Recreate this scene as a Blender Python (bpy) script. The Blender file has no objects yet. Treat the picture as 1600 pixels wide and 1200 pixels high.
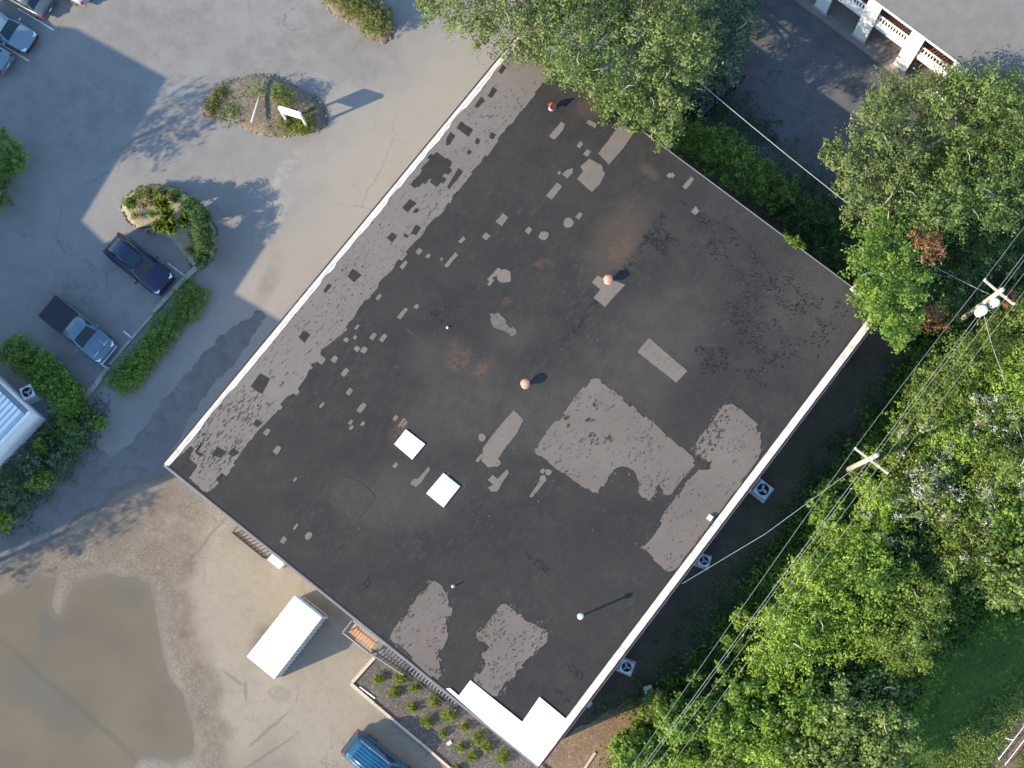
import bpy, bmesh, math, random
import numpy as np
from mathutils import Vector, Matrix, Quaternion

random.seed(11)
rng = np.random.default_rng(11)
SC = bpy.context.scene
COL = SC.collection

# ------------------------------------------------------------------ camera
FPX, CAM_H = 2250.0, 95.0                       # focal length in photo pixels, height in metres
_view = Vector((105.0, -345.0, -FPX)).normalized()   # straight down, as the camera sees it
CAMQ = _view.rotation_difference(Vector((0, 0, -1)))
cam_data = bpy.data.cameras.new('camera')
cam_data.sensor_width = 36.0
cam_data.lens = 36.0 * FPX / 1600.0
cam_data.clip_start = 1.0
cam_data.clip_end = 3000.0
cam = bpy.data.objects.new('camera', cam_data)
COL.objects.link(cam)
cam.location = (0, 0, CAM_H)
cam.rotation_mode = 'QUATERNION'
cam.rotation_quaternion = CAMQ
SC.camera = cam

# ------------------------------------------------------------------ light
SUN_EL = math.radians(28.0)
SHADOW_AZ = math.radians(23.4)                  # direction in which shadows fall
W = bpy.data.worlds.new('World')
SC.world = W
W.use_nodes = True
wn = W.node_tree
wn.nodes.clear()
sky = wn.nodes.new('ShaderNodeTexSky')
sky.sky_type = 'NISHITA'
sky.sun_disc = False
sky.sun_elevation = SUN_EL
sky.sun_rotation = math.atan2(-math.cos(SHADOW_AZ), -math.sin(SHADOW_AZ))
sky.air_density = 1.3
sky.dust_density = 0.3
sky.ozone_density = 4.0
bg = wn.nodes.new('ShaderNodeBackground')
bg.inputs['Strength'].default_value = 0.15
wo = wn.nodes.new('ShaderNodeOutputWorld')
wn.links.new(sky.outputs[0], bg.inputs[0])
wn.links.new(bg.outputs[0], wo.inputs[0])
sd = bpy.data.lights.new('sun', 'SUN')
sd.energy = 3.2
sd.angle = math.radians(0.5)
sd.color = (1.0, 0.825, 0.575)
sun = bpy.data.objects.new('sun', sd)
COL.objects.link(sun)
LD = Vector((math.cos(SUN_EL) * math.cos(SHADOW_AZ), math.cos(SUN_EL) * math.sin(SHADOW_AZ), -math.sin(SUN_EL)))
sun.rotation_euler = LD.to_track_quat('-Z', 'Y').to_euler()
SC.view_settings.view_transform = 'Standard'
SC.view_settings.look = 'None'
SC.view_settings.gamma = 1.0
SC.view_settings.use_curve_mapping = False
SC.view_settings.exposure = 1.55
SC.cycles.max_bounces = 6
SC.cycles.use_adaptive_sampling = True


# ------------------------------------------------------------------ helpers
def P(px, py, z=0.0):
    """the place in the scene, at height z, that the photo shows at pixel (px, py)"""
    r = CAMQ @ Vector((px - 800.0, 600.0 - py, -FPX))
    k = (z - CAM_H) / r.z
    return Vector((r.x * k, r.y * k, z))


def link(o, parent=None):
    COL.objects.link(o)
    if parent is not None:
        o.parent = parent
    return o


def tag(o, label=None, cat=None, group=None, kind=None):
    if label: o['label'] = label
    if cat: o['category'] = cat
    if group: o['group'] = group
    if kind: o['kind'] = kind
    return o


def empty(name, loc=(0, 0, 0), rz=0.0, label=None, cat=None, group=None):
    o = bpy.data.objects.new(name, None)
    o.empty_display_size = 0.2
    link(o)
    o.location = loc
    o.rotation_euler = (0, 0, rz)
    return tag(o, label, cat, group)


def mesh_obj(name, bm, m, parent=None, smooth=False):
    me = bpy.data.meshes.new(name)
    bm.to_mesh(me)
    bm.free()
    if smooth:
        me.polygons.foreach_set('use_smooth', [True] * len(me.polygons))
    ms = m if isinstance(m, (list, tuple)) else [m]
    for x in ms:
        me.materials.append(x)
    return link(bpy.data.objects.new(name, me), parent)


def copy_tree(o, parent=None):
    c = o.copy()
    COL.objects.link(c)
    c.parent = parent
    if parent is not None:
        c.matrix_parent_inverse = o.matrix_parent_inverse.copy()
    for ch in list(o.children):
        copy_tree(ch, c)
    return c


def add_box(bm, c, s, rz=0.0, rx=0.0, ry=0.0, bevel=0.0, mi=0):
    """box of full size s centred on c"""
    M = Matrix.Translation(c) @ Matrix.Rotation(rz, 4, 'Z') @ Matrix.Rotation(ry, 4, 'Y') @ Matrix.Rotation(rx, 4, 'X') @ Matrix.Diagonal((s[0], s[1], s[2], 1))
    r = bmesh.ops.create_cube(bm, size=1.0, matrix=M)
    fs = set()
    for v in r['verts']:
        fs.update(v.link_faces)
    for f in fs: f.material_index = mi
    if bevel > 0:
        es = set()
        for v in r['verts']: es.update(v.link_edges)
        bmesh.ops.bevel(bm, geom=list(es), offset=bevel, segments=2, affect='EDGES', profile=0.7)
    return bm


def box_obj(name, c, s, m, parent=None, rz=0.0, bevel=0.0, rx=0.0, ry=0.0):
    bm = bmesh.new()
    add_box(bm, c, s, rz, rx, ry, bevel)
    return mesh_obj(name, bm, m, parent)


def outline_tris(pts):
    """triangles (index triples, counter-clockwise) filling a flat outline, by clipping ears"""
    idx = list(range(len(pts)))
    P2 = [(p[0], p[1]) for p in pts]

    def cr(a, b, c): return (b[0] - a[0]) * (c[1] - a[1]) - (b[1] - a[1]) * (c[0] - a[0])
    out = []
    guard = 0
    while len(idx) > 3 and guard < 4000:
        guard += 1
        best, bi = None, 0
        m = len(idx)
        for k in range(m):
            ia, ib, ic = idx[k - 1], idx[k], idx[(k + 1) % m]
            a, b, c = P2[ia], P2[ib], P2[ic]
            ar = cr(a, b, c)
            if ar <= 1e-10: continue
            ok = True
            for j in idx:
                if j in (ia, ib, ic): continue
                p = P2[j]
                if cr(a, b, p) >= -1e-12 and cr(b, c, p) >= -1e-12 and cr(c, a, p) >= -1e-12:
                    ok = False
                    break
            if ok:
                best = (ia, ib, ic); bi = k
                break
        if best is None:                      # knotted outline: drop the flattest corner
            bi = min(range(m), key=lambda k: abs(cr(P2[idx[k - 1]], P2[idx[k]], P2[idx[(k + 1) % m]])))
            idx.pop(bi)
            continue
        out.append(best)
        idx.pop(bi)
        idx = idx[bi:] + idx[:bi]
    if len(idx) == 3: out.append(tuple(idx))
    return out


def add_prism(bm, pts, z0, z1):
    """closed prism over a flat outline (list of 2D or 3D points)"""
    a = 0.0
    n = len(pts)
    for i in range(n):
        p, q = pts[i], pts[(i + 1) % n]
        a += p[0] * q[1] - q[0] * p[1]
    if a < 0: pts = list(reversed(pts))
    lo = [bm.verts.new((p[0], p[1], z0)) for p in pts]
    hi = [bm.verts.new((p[0], p[1], z1)) for p in pts]
    if n > 4:
        for t in outline_tris(pts):
            bm.faces.new([hi[i] for i in t])
            bm.faces.new([lo[i] for i in reversed(t)])
    else:
        bm.faces.new(hi)
        bm.faces.new(list(reversed(lo)))
    for i in range(n):
        j = (i + 1) % n
        bm.faces.new((lo[i], lo[j], hi[j], hi[i]))
    return bm


def add_sheet(bm, pts, z):
    a = 0.0
    n = len(pts)
    for i in range(n):
        p, q = pts[i], pts[(i + 1) % n]
        a += p[0] * q[1] - q[0] * p[1]
    if a < 0: pts = list(reversed(pts))
    v = [bm.verts.new((p[0], p[1], z)) for p in pts]
    for t in outline_tris(pts): bm.faces.new([v[i] for i in t])
    return bm


def add_tube(bm, pts, rad, seg=6, cap=True):
    """tube through points; rad one radius or one per point"""
    pts = [Vector(p) for p in pts]
    n = len(pts)
    if not isinstance(rad, (list, tuple)): rad = [rad] * n
    rings = []
    up = Vector((0, 0, 1))
    for i, p in enumerate(pts):
        d = (pts[min(i + 1, n - 1)] - pts[max(i - 1, 0)])
        d = d.normalized() if d.length > 1e-9 else up
        a = d.cross(up)
        if a.length < 1e-3: a = d.cross(Vector((1, 0, 0)))
        a.normalize()
        b = d.cross(a).normalized()
        rings.append([bm.verts.new(p + (a * math.cos(t) + b * math.sin(t)) * rad[i]) for t in [2 * math.pi * k / seg for k in range(seg)]])
    for i in range(n - 1):
        for k in range(seg):
            l = (k + 1) % seg
            bm.faces.new((rings[i][k], rings[i][l], rings[i + 1][l], rings[i + 1][k]))
    if cap:
        bm.faces.new(rings[0])
        bm.faces.new(list(reversed(rings[-1])))
    return bm


def tube_obj(name, pts, rad, m, parent=None, seg=6, smooth=True):
    bm = bmesh.new()
    add_tube(bm, pts, rad, seg)
    bmesh.ops.recalc_face_normals(bm, faces=bm.faces)
    return mesh_obj(name, bm, m, parent, smooth)


def add_lathe(bm, c, prof, seg=20):
    """prof: list of (radius, z)"""
    rings = []
    for r, z in prof:
        rings.append([bm.verts.new((c[0] + r * math.cos(2 * math.pi * k / seg), c[1] + r * math.sin(2 * math.pi * k / seg), c[2] + z)) for k in range(seg)])
    for i in range(len(rings) - 1):
        for k in range(seg):
            l = (k + 1) % seg
            bm.faces.new((rings[i][k], rings[i][l], rings[i + 1][l], rings[i + 1][k]))
    bm.faces.new(rings[-1])
    bm.faces.new(list(reversed(rings[0])))
    return bm


def ragged(pts, amp=0.06, step=0.25, blocky=False, seed=0):
    """outline in metres made uneven"""
    r = random.Random(seed * 7919 + len(pts))
    out = []
    n = len(pts)
    cur = 0.0
    for i in range(n):
        p, q = Vector(pts[i][:2]), Vector(pts[(i + 1) % n][:2])
        d = q - p
        L = d.length
        if L < 1e-6: continue
        nn = Vector((-d.y, d.x)) / L
        k = max(1, int(L / step))
        for j in range(k):
            t = j / k
            if blocky:
                if r.random() < 0.45:
                    new = r.uniform(-amp, amp)
                    if 0 < j and k > 3:
                        w = p + d * (t - 0.02 / k) + nn * cur * 0.95
                        out.append((w.x, w.y))
                    cur = new
                o = cur + r.uniform(-amp, amp) * 0.12
            else:
                cur = cur * 0.55 + r.uniform(-amp, amp) * 0.75
                o = cur
            e = min(1.0, min(t, 1 - t) * k / 1.0 + 0.35)
            v = p + d * t + nn * o * e
            out.append((v.x, v.y))
    return out


def px_poly(pp, z): return [P(x, y, z) for x, y in pp]


# ------------------------------------------------------------------ materials
class T:
    """small builder for procedural materials"""
    def __init__(s, name):
        s.m = bpy.data.materials.new(name)
        s.m.use_nodes = True
        s.t = s.m.node_tree
        s.t.nodes.clear()
        s.out = s.t.nodes.new('ShaderNodeOutputMaterial')

    def n(s, ty, **kw):
        x = s.t.nodes.new(ty)
        for k, v in kw.items(): setattr(x, k, v)
        return x

    def L(s, a, b): s.t.links.new(a, b)

    def val(s, sock, v):
        if hasattr(v, 'is_linked') or isinstance(v, bpy.types.NodeSocket): s.L(v, sock)
        elif isinstance(v, (tuple, list)) and len(v) == 3 and sock.type == 'RGBA': sock.default_value = (*v, 1)
        else: sock.default_value = v

    def pos(s, rot=None, scale=None):
        if not hasattr(s, '_p'): s._p = s.n('ShaderNodeNewGeometry').outputs['Position']
        if rot is None and scale is None: return s._p
        mp = s.n('ShaderNodeMapping', vector_type='TEXTURE')
        s.L(s._p, mp.inputs['Vector'])
        if rot is not None: mp.inputs['Rotation'].default_value = (0, 0, rot)
        if scale is not None: mp.inputs['Scale'].default_value = scale
        return mp.outputs[0]

    def noise(s, sc, detail=4, rough=0.55, vec=None, dist=0.0, col=False):
        x = s.n('ShaderNodeTexNoise')
        s.L(vec if vec is not None else s.pos(), x.inputs['Vector'])
        x.inputs['Scale'].default_value = sc
        x.inputs['Detail'].default_value = detail
        x.inputs['Roughness'].default_value = rough
        x.inputs['Distortion'].default_value = dist
        return x.outputs['Color' if col else 'Fac']

    def voro(s, sc, feature='DISTANCE_TO_EDGE', vec=None, out='Distance'):
        x = s.n('ShaderNodeTexVoronoi', feature=feature)
        s.L(vec if vec is not None else s.pos(), x.inputs['Vector'])
        x.inputs['Scale'].default_value = sc
        return x.outputs[out]

    def mr(s, v, a, b, c=0.0, d=1.0, smooth=False):
        x = s.n('ShaderNodeMapRange')
        if smooth: x.interpolation_type = 'SMOOTHSTEP'
        s.val(x.inputs[0], v)
        for i, q in enumerate((a, b, c, d)): x.inputs[i + 1].default_value = q
        return x.outputs[0]

    def ma(s, op, a, b=0.0):
        x = s.n('ShaderNodeMath', operation=op)
        s.val(x.inputs[0], a)
        s.val(x.inputs[1], b)
        return x.outputs[0]

    def mix(s, f, a, b, blend='MIX'):
        x = s.n('ShaderNodeMix', data_type='RGBA', blend_type=blend)
        s.val(x.inputs['Factor'], f)
        s.val(x.inputs[6], a)
        s.val(x.inputs[7], b)
        return x.outputs[2]

    def warp(s, amt, sc, vec=None):
        """position shaken by noise"""
        c = s.noise(sc, 3, 0.6, vec, col=True)
        a = s.n('ShaderNodeVectorMath', operation='SUBTRACT')
        s.L(c, a.inputs[0]); a.inputs[1].default_value = (0.5, 0.5, 0.5)
        b = s.n('ShaderNodeVectorMath', operation='SCALE')
        s.L(a.outputs[0], b.inputs[0]); b.inputs['Scale'].default_value = amt
        d = s.n('ShaderNodeVectorMath', operation='ADD')
        s.L(vec if vec is not None else s.pos(), d.inputs[0]); s.L(b.outputs[0], d.inputs[1])
        return d.outputs[0]

    def spot(s, vec, px, py, z, rx, ry=None, ang=0.0, soft=0.5):
        """0..1 blot centred on the given place; radii in metres"""
        c = P(px, py, z)
        a = s.n('ShaderNodeVectorMath', operation='SUBTRACT')
        s.L(vec, a.inputs[0]); a.inputs[1].default_value = c
        mp = s.n('ShaderNodeMapping', vector_type='TEXTURE')
        s.L(a.outputs[0], mp.inputs['Vector'])
        mp.inputs['Rotation'].default_value = (0, 0, ang)
        mp.inputs['Scale'].default_value = (rx, ry or rx, 50.0)
        l = s.n('ShaderNodeVectorMath', operation='LENGTH')
        s.L(mp.outputs[0], l.inputs[0])
        return s.mr(l.outputs['Value'], 1.0 + soft * 0.5, 1.0 - soft * 0.5, 0, 1, True)

    def many(s, vec, z, items, soft=0.5):
        o = None
        for it in items:
            q = s.spot(vec, it[0], it[1], z, *it[2:], soft=soft)
            o = q if o is None else s.ma('MAXIMUM', o, q)
        return o

    def bsdf(s, col, rough=0.8, metal=0.0, spec=0.3, bump=None, bd=0.02, bs=0.5, coat=0.0, trans=0.0):
        b = s.n('ShaderNodeBsdfPrincipled')
        s.val(b.inputs['Base Color'], col)
        s.val(b.inputs['Roughness'], rough)
        s.val(b.inputs['Metallic'], metal)
        s.val(b.inputs['Specular IOR Level'], spec)
        b.inputs['Coat Weight'].default_value = coat
        if bump is not None:
            q = s.n('ShaderNodeBump')
            q.inputs['Strength'].default_value = bs
            q.inputs['Distance'].default_value = bd
            s.L(bump, q.inputs['Height'])
            s.L(q.outputs[0], b.inputs['Normal'])
        s.L(b.outputs[0], s.out.inputs['Surface'])
        return s.m


_simple = {}


def plain(name, col, rough=0.6, metal=0.0, var=0.15, sc=3.0, spec=0.4, coat=0.0):
    """painted or raw surface with gentle unevenness"""
    if name in _simple: return _simple[name]
    t = T(name)
    n = t.noise(sc, 5, 0.6)
    c = t.mix(t.mr(n, 0.25, 0.75), tuple(x * (1 - var) for x in col), tuple(min(1, x * (1 + var)) for x in col))
    fine = t.noise(sc * 14, 3, 0.6)
    c = t.mix(t.mr(fine, 0.3, 0.8, 0, var * 0.8), c, tuple(x * 0.6 for x in col))
    _simple[name] = t.bsdf(c, rough, metal, spec, fine, 0.004, 0.3, coat)
    return _simple[name]


def dirty_white(name, col, dirt, amount, sc=1.2, rough=0.55, streak=None):
    t = T(name)
    n = t.noise(sc, 6, 0.65)
    f = t.noise(sc * 11, 4, 0.7)
    k = t.ma('ADD', t.mr(n, 0.45, 0.75, 0, amount), t.mr(f, 0.55, 0.75, 0, amount * 0.9))
    c = t.mix(k, col, dirt)
    return t.bsdf(c, rough, 0, 0.3, f, 0.01, 0.3)


def m_leaf(name, dark, mid, light, trans=0.25):
    trans += 0.1
    t = T(name)
    a = t.n('ShaderNodeAttribute', attribute_name='tint')
    v = a.outputs['Fac']
    c = t.mix(t.mr(v, 0.0, 0.55), dark, mid)
    c = t.mix(t.mr(v, 0.5, 1.0), c, light)
    d = t.n('ShaderNodeBsdfPrincipled')
    t.val(d.inputs['Base Color'], c)
    d.inputs['Roughness'].default_value = 0.55
    d.inputs['Specular IOR Level'].default_value = 0.25
    tr = t.n('ShaderNodeBsdfTranslucent')
    t.val(tr.inputs['Color'], t.mix(0.35, c, (0.25, 0.32, 0.03)))
    mx = t.n('ShaderNodeMixShader')
    mx.inputs[0].default_value = trans
    t.L(d.outputs[0], mx.inputs[1]); t.L(tr.outputs[0], mx.inputs[2])
    t.L(mx.outputs[0], t.out.inputs['Surface'])
    return t.m


# ------------------------------------------------------------------ leaves
def unit(v): return v / np.maximum(np.linalg.norm(v, axis=1, keepdims=True), 1e-9)


def leaf_mesh(name, c, d, size, tint, m, parent=None, slim=0.55, flat=0.45, jit=0.75):
    """one mesh of small folded leaf sprays at points c, facing roughly along d and up"""
    n = len(c)
    up = np.tile(np.array([[0, 0, 1.0]]), (n, 1))
    nrm = unit(d * 0.75 + up * flat * 0.8 + rng.normal(0, jit * 0.55, (n, 3)))
    t = unit(np.cross(nrm, rng.normal(0, 1, (n, 3))))
    t = unit(t + d * 0.55)
    b = unit(np.cross(nrm, t))
    l = (size * rng.uniform(0.75, 1.3, n) * 0.5)[:, None]
    w = l * slim
    fold = nrm * l * 0.22
    V = np.empty((n, 4, 3), np.float32)
    V[:, 0] = c - t * l
    V[:, 1] = c + b * w + fold
    V[:, 2] = c + t * l
    V[:, 3] = c - b * w + fold
    me = bpy.data.meshes.new(name)
    me.vertices.add(n * 4)
    me.vertices.foreach_set('co', V.reshape(-1))
    me.loops.add(n * 4)
    me.loops.foreach_set('vertex_index', np.arange(n * 4, dtype=np.int32))
    me.polygons.add(n)
    me.polygons.foreach_set('loop_start', np.arange(0, n * 4, 4, dtype=np.int32))
    me.polygons.foreach_set('loop_total', np.full(n, 4, np.int32))
    me.update(calc_edges=True)
    at = me.attributes.new('tint', 'FLOAT', 'POINT')
    at.data.foreach_set('value', np.repeat(np.clip(tint, 0, 1), 4).astype(np.float32))
    me.materials.append(m)
    return link(bpy.data.objects.new(name, me), parent)


def lobe_points(c, r, squash=0.8, tuft=0.36, dens=1.0, per=26, low=-0.25, leafscale=1.0, fill=0.35, shag=0.25):
    """points of foliage over one rounded lobe: tufts on the shell and a loose filling inside"""
    nt = max(6, int(dens * 2.3 * (r / tuft) ** 2))
    u = rng.uniform(low, 1, nt)
    a = rng.uniform(0, 2 * np.pi, nt)
    s = np.sqrt(np.maximum(0, 1 - u * u))
    D = np.stack([s * np.cos(a), s * np.sin(a), u], 1)
    rad = r * rng.uniform(0.72, 1.0 + shag, nt)
    TC = D * rad[:, None] * np.array([1, 1, squash])
    tt = np.clip(rng.normal(0.52, 0.26, nt), 0, 1)
    k = np.repeat(np.arange(nt), per)
    q = rng.normal(0, 1, (len(k), 3)) * tuft * 0.42
    along = np.abs(rng.normal(0, 1, len(k)))[:, None] * D[k] * tuft * 0.55
    pts = TC[k] + q + along
    d = unit(D[k] * 0.55 + 1.25 * q / (tuft * 0.8))
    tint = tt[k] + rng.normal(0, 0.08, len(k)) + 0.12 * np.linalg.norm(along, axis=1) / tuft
    nf = int(len(k) * fill)
    g = unit(rng.normal(0, 1, (nf, 3))) * (rng.uniform(0.1, 0.85, nf) ** 0.5)[:, None] * r * np.array([1, 1, squash])
    pts = np.vstack([pts, g])
    d = np.vstack([d, unit(g + 1e-6)])
    tint = np.concatenate([tint, rng.normal(0.3, 0.12, nf)])  # inner leaves tinted darker for the shade inside the crown
    return pts + np.array(c), d, tint


def foliage(name, lobes, m, parent, leaf=0.17, tuft=0.36, dens=1.0, per=26, squash=0.8, slim=0.55, fill=0.35, shag=0.25, jit=0.34, low=-0.25, tshift=0.0):
    A, B, C = [], [], []
    for (c, r) in lobes:
        p, d, t = lobe_points(c, r, squash, min(tuft, r * 0.6), dens, per, low, fill=fill, shag=shag)
        A.append(p); B.append(d); C.append(t + rng.normal(0, 0.07) + tshift)
    p = np.vstack(A); d = np.vstack(B); t = np.concatenate(C)
    keep = p[:, 2] > 0.04
    p, d, t = p[keep], d[keep], t[keep]
    return leaf_mesh(name, p, d, np.full(len(p), leaf), t, m, parent, slim, jit=jit)


# ------------------------------------------------------------------ fields on the ground
def vnoise(X, Y, scale, octaves=4, seed=0):
    r = np.random.default_rng(seed)
    out = np.zeros_like(X)
    amp, tot = 1.0, 0.0
    for o in range(octaves):
        g = r.random((64, 64))
        x = X / scale * 2 ** o
        y = Y / scale * 2 ** o
        xi = np.floor(x).astype(int); yi = np.floor(y).astype(int)
        fx = x - xi; fy = y - yi
        fx = fx * fx * (3 - 2 * fx); fy = fy * fy * (3 - 2 * fy)
        a = g[xi % 64, yi % 64]; b = g[(xi + 1) % 64, yi % 64]
        c = g[xi % 64, (yi + 1) % 64]; d = g[(xi + 1) % 64, (yi + 1) % 64]
        out += amp * ((a * (1 - fx) + b * fx) * (1 - fy) + (c * (1 - fx) + d * fx) * fy)
        tot += amp
        amp *= 0.5
    return out / tot


def sdist(poly, X, Y):
    """signed distance, positive inside the outline"""
    pts = np.array([(p[0], p[1]) for p in poly])
    inside = np.zeros(X.shape, bool)
    dmin = np.full(X.shape, 1e9)
    n = len(pts)
    for i in range(n):
        x1, y1 = pts[i]; x2, y2 = pts[(i + 1) % n]
        dx, dy = x2 - x1, y2 - y1
        t = np.clip(((X - x1) * dx + (Y - y1) * dy) / (dx * dx + dy * dy + 1e-12), 0, 1)
        dmin = np.minimum(dmin, np.hypot(X - x1 - t * dx, Y - y1 - t * dy))
        c = (y1 > Y) != (y2 > Y)
        xx = x1 + (Y - y1) * dx / (dy if abs(dy) > 1e-12 else 1e-12)
        inside ^= c & (X < xx)
    return np.where(inside, dmin, -dmin)


def grid_field(name, x0, x1, y0, y1, res, hfun, m, keep=None, kind='structure'):
    nx = int((x1 - x0) / res) + 1
    ny = int((y1 - y0) / res) + 1
    X, Y = np.meshgrid(np.linspace(x0, x1, nx), np.linspace(y0, y1, ny), indexing='ij')
    Z = hfun(X, Y)
    V = np.stack([X, Y, Z], -1).reshape(-1, 3).astype(np.float32)
    idx = np.arange(nx * ny).reshape(nx, ny)
    F = np.stack([idx[:-1, :-1], idx[1:, :-1], idx[1:, 1:], idx[:-1, 1:]], -1).reshape(-1, 4)
    if keep is not None:
        k = keep(X, Y, Z)
        kf = k[:-1, :-1] | k[1:, :-1] | k[1:, 1:] | k[:-1, 1:]
        F = F[kf.reshape(-1)]
        used = np.unique(F)
        remap = np.zeros(nx * ny, np.int64)
        remap[used] = np.arange(len(used))
        V = V[used]; F = remap[F]
    me = bpy.data.meshes.new(name)
    me.vertices.add(len(V)); me.vertices.foreach_set('co', V.reshape(-1))
    me.loops.add(F.size); me.loops.foreach_set('vertex_index', F.reshape(-1).astype(np.int32))
    me.polygons.add(len(F))
    me.polygons.foreach_set('loop_start', np.arange(0, F.size, 4, dtype=np.int32))
    me.polygons.foreach_set('loop_total', np.full(len(F), 4, np.int32))
    me.polygons.foreach_set('use_smooth', np.ones(len(F), bool))
    me.update(calc_edges=True)
    me.materials.append(m)
    o = link(bpy.data.objects.new(name, me))
    o['kind'] = kind
    return o


def sheet(name, pts, z, m, amp=0.0, step=0.4, seed=1, kind='structure'):
    bm = bmesh.new()
    add_sheet(bm, ragged(pts, amp, step, seed=seed) if amp > 0 else [(p[0], p[1]) for p in pts], z)
    return tag(mesh_obj(name, bm, m), kind=kind)


# ------------------------------------------------------------------ ground materials
def m_soil():
    t = T('soil')
    n = t.noise(0.35, 6, 0.65); f = t.noise(6, 6, 0.7); g = t.noise(30, 3, 0.7)
    c = t.mix(t.mr(n, 0.3, 0.7), (0.060, 0.046, 0.034), (0.12, 0.095, 0.07))
    c = t.mix(t.mr(f, 0.4, 0.75, 0, 0.7), c, (0.05, 0.05, 0.028))
    c = t.mix(t.mr(g, 0.58, 0.72, 0, 0.6), c, (0.24, 0.18, 0.12))
    return t.bsdf(c, 0.95, 0, 0.15, f, 0.08, 0.8)


def m_asphalt():
    t = T('worn_asphalt')
    w = t.warp(1.2, 0.5)
    n1 = t.noise(0.09, 5, 0.6); n2 = t.noise(0.7, 6, 0.68, w); g = t.noise(26, 4, 0.75)
    c = t.mix(t.mr(n1, 0.35, 0.65, 0, 1), (0.192, 0.186, 0.174), (0.232, 0.222, 0.204))
    c = t.mix(t.mr(n2, 0.42, 0.75, 0, 0.5), c, (0.15, 0.145, 0.138))
    # warm dust along the building and washed to the lane
    dust = t.many(w, 0, [(690, 170, 9, 4, 0.9), (560, 330, 7, 3, 0.9), (440, 430, 6, 2.5, 0.9), (610, 240, 8, 4, 0.9)], 1.4)
    c = t.mix(t.ma('MULTIPLY', dust, 0.65), c, (0.285, 0.25, 0.21))
    # pale scuffs
    sc = t.many(w, 0, [(445, 265, 2.2, 0.5, 0.95), (432, 300, 2.6, 0.5, 1.2), (305, 84, 0.6, 0.15, 0.2), (425, 345, 2.0, 0.6, 0.9)], 0.9)
    c = t.mix(t.ma('MULTIPLY', sc, t.mr(t.noise(1.6, 6, 0.7, w), 0.45, 0.66, 0, 0.5)), c, (0.36, 0.33, 0.26))
    # darker oil and damp stains
    st = t.many(w, 0, [(420, 440, 1.6, 0.5, 1.1), (428, 415, 0.9, 0.35, 1.3), (60, 160, 6, 3, -0.6), (520, 60, 5, 2, -0.5), (180, 180, 7, 3, -0.4),
                       (110, 480, 4, 2, -0.6), (150, 560, 4, 2, 0.9), (250, 40, 6, 3, 0), (420, 90, 4, 2, 0.3)], 1.2)
    c = t.mix(t.ma('MULTIPLY', st, t.mr(n2, 0.3, 0.65, 0.1, 0.55)), c, (0.125, 0.12, 0.115))
    # cracks, only here and there
    ck = t.voro(0.16, vec=t.warp(1.5, 0.7))
    cm = t.mr(ck, 0.0, 0.009, 1, 0)
    cm = t.ma('MULTIPLY', cm, t.mr(t.noise(0.13, 3, 0.5), 0.47, 0.56))
    ck2 = t.voro(0.55, vec=t.warp(0.5, 1.4))
    cm2 = t.ma('MULTIPLY', t.mr(ck2, 0.0, 0.014, 1, 0), t.mr(t.noise(0.22, 3, 0.5), 0.57, 0.64))
    cm = t.ma('MAXIMUM', t.ma('MULTIPLY', cm, 0.42), t.ma('MULTIPLY', cm2, 0.28))
    c = t.mix(cm, c, (0.07, 0.066, 0.06))
    # small dark spots of gum and oil
    sp = t.voro(0.35, 'F1')
    c = t.mix(t.ma('MULTIPLY', t.mr(sp, 0.02, 0.045, 1, 0), 0.6), c, (0.05, 0.05, 0.05))
    c = t.mix(t.mr(g, 0.35, 0.7, 0, 0.22), c, (0.12, 0.12, 0.115))
    return t.bsdf(c, t.mr(n2, 0.3, 0.7, 0.8, 0.95), 0, 0.25, g, 0.01, 0.5)


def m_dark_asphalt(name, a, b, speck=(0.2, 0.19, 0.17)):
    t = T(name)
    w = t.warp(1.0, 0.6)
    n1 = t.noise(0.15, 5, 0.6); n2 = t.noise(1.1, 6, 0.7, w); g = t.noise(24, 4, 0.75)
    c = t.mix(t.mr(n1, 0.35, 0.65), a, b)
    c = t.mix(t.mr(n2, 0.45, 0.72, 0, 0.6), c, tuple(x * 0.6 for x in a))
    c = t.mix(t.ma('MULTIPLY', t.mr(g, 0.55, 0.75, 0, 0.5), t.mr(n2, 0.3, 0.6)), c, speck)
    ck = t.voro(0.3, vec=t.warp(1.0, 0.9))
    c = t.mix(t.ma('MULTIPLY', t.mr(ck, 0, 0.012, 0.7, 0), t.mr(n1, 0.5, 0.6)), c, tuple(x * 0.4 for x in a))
    return t.bsdf(c, t.mr(n2, 0.3, 0.7, 0.75, 0.95), 0, 0.25, g, 0.012, 0.5)


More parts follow.
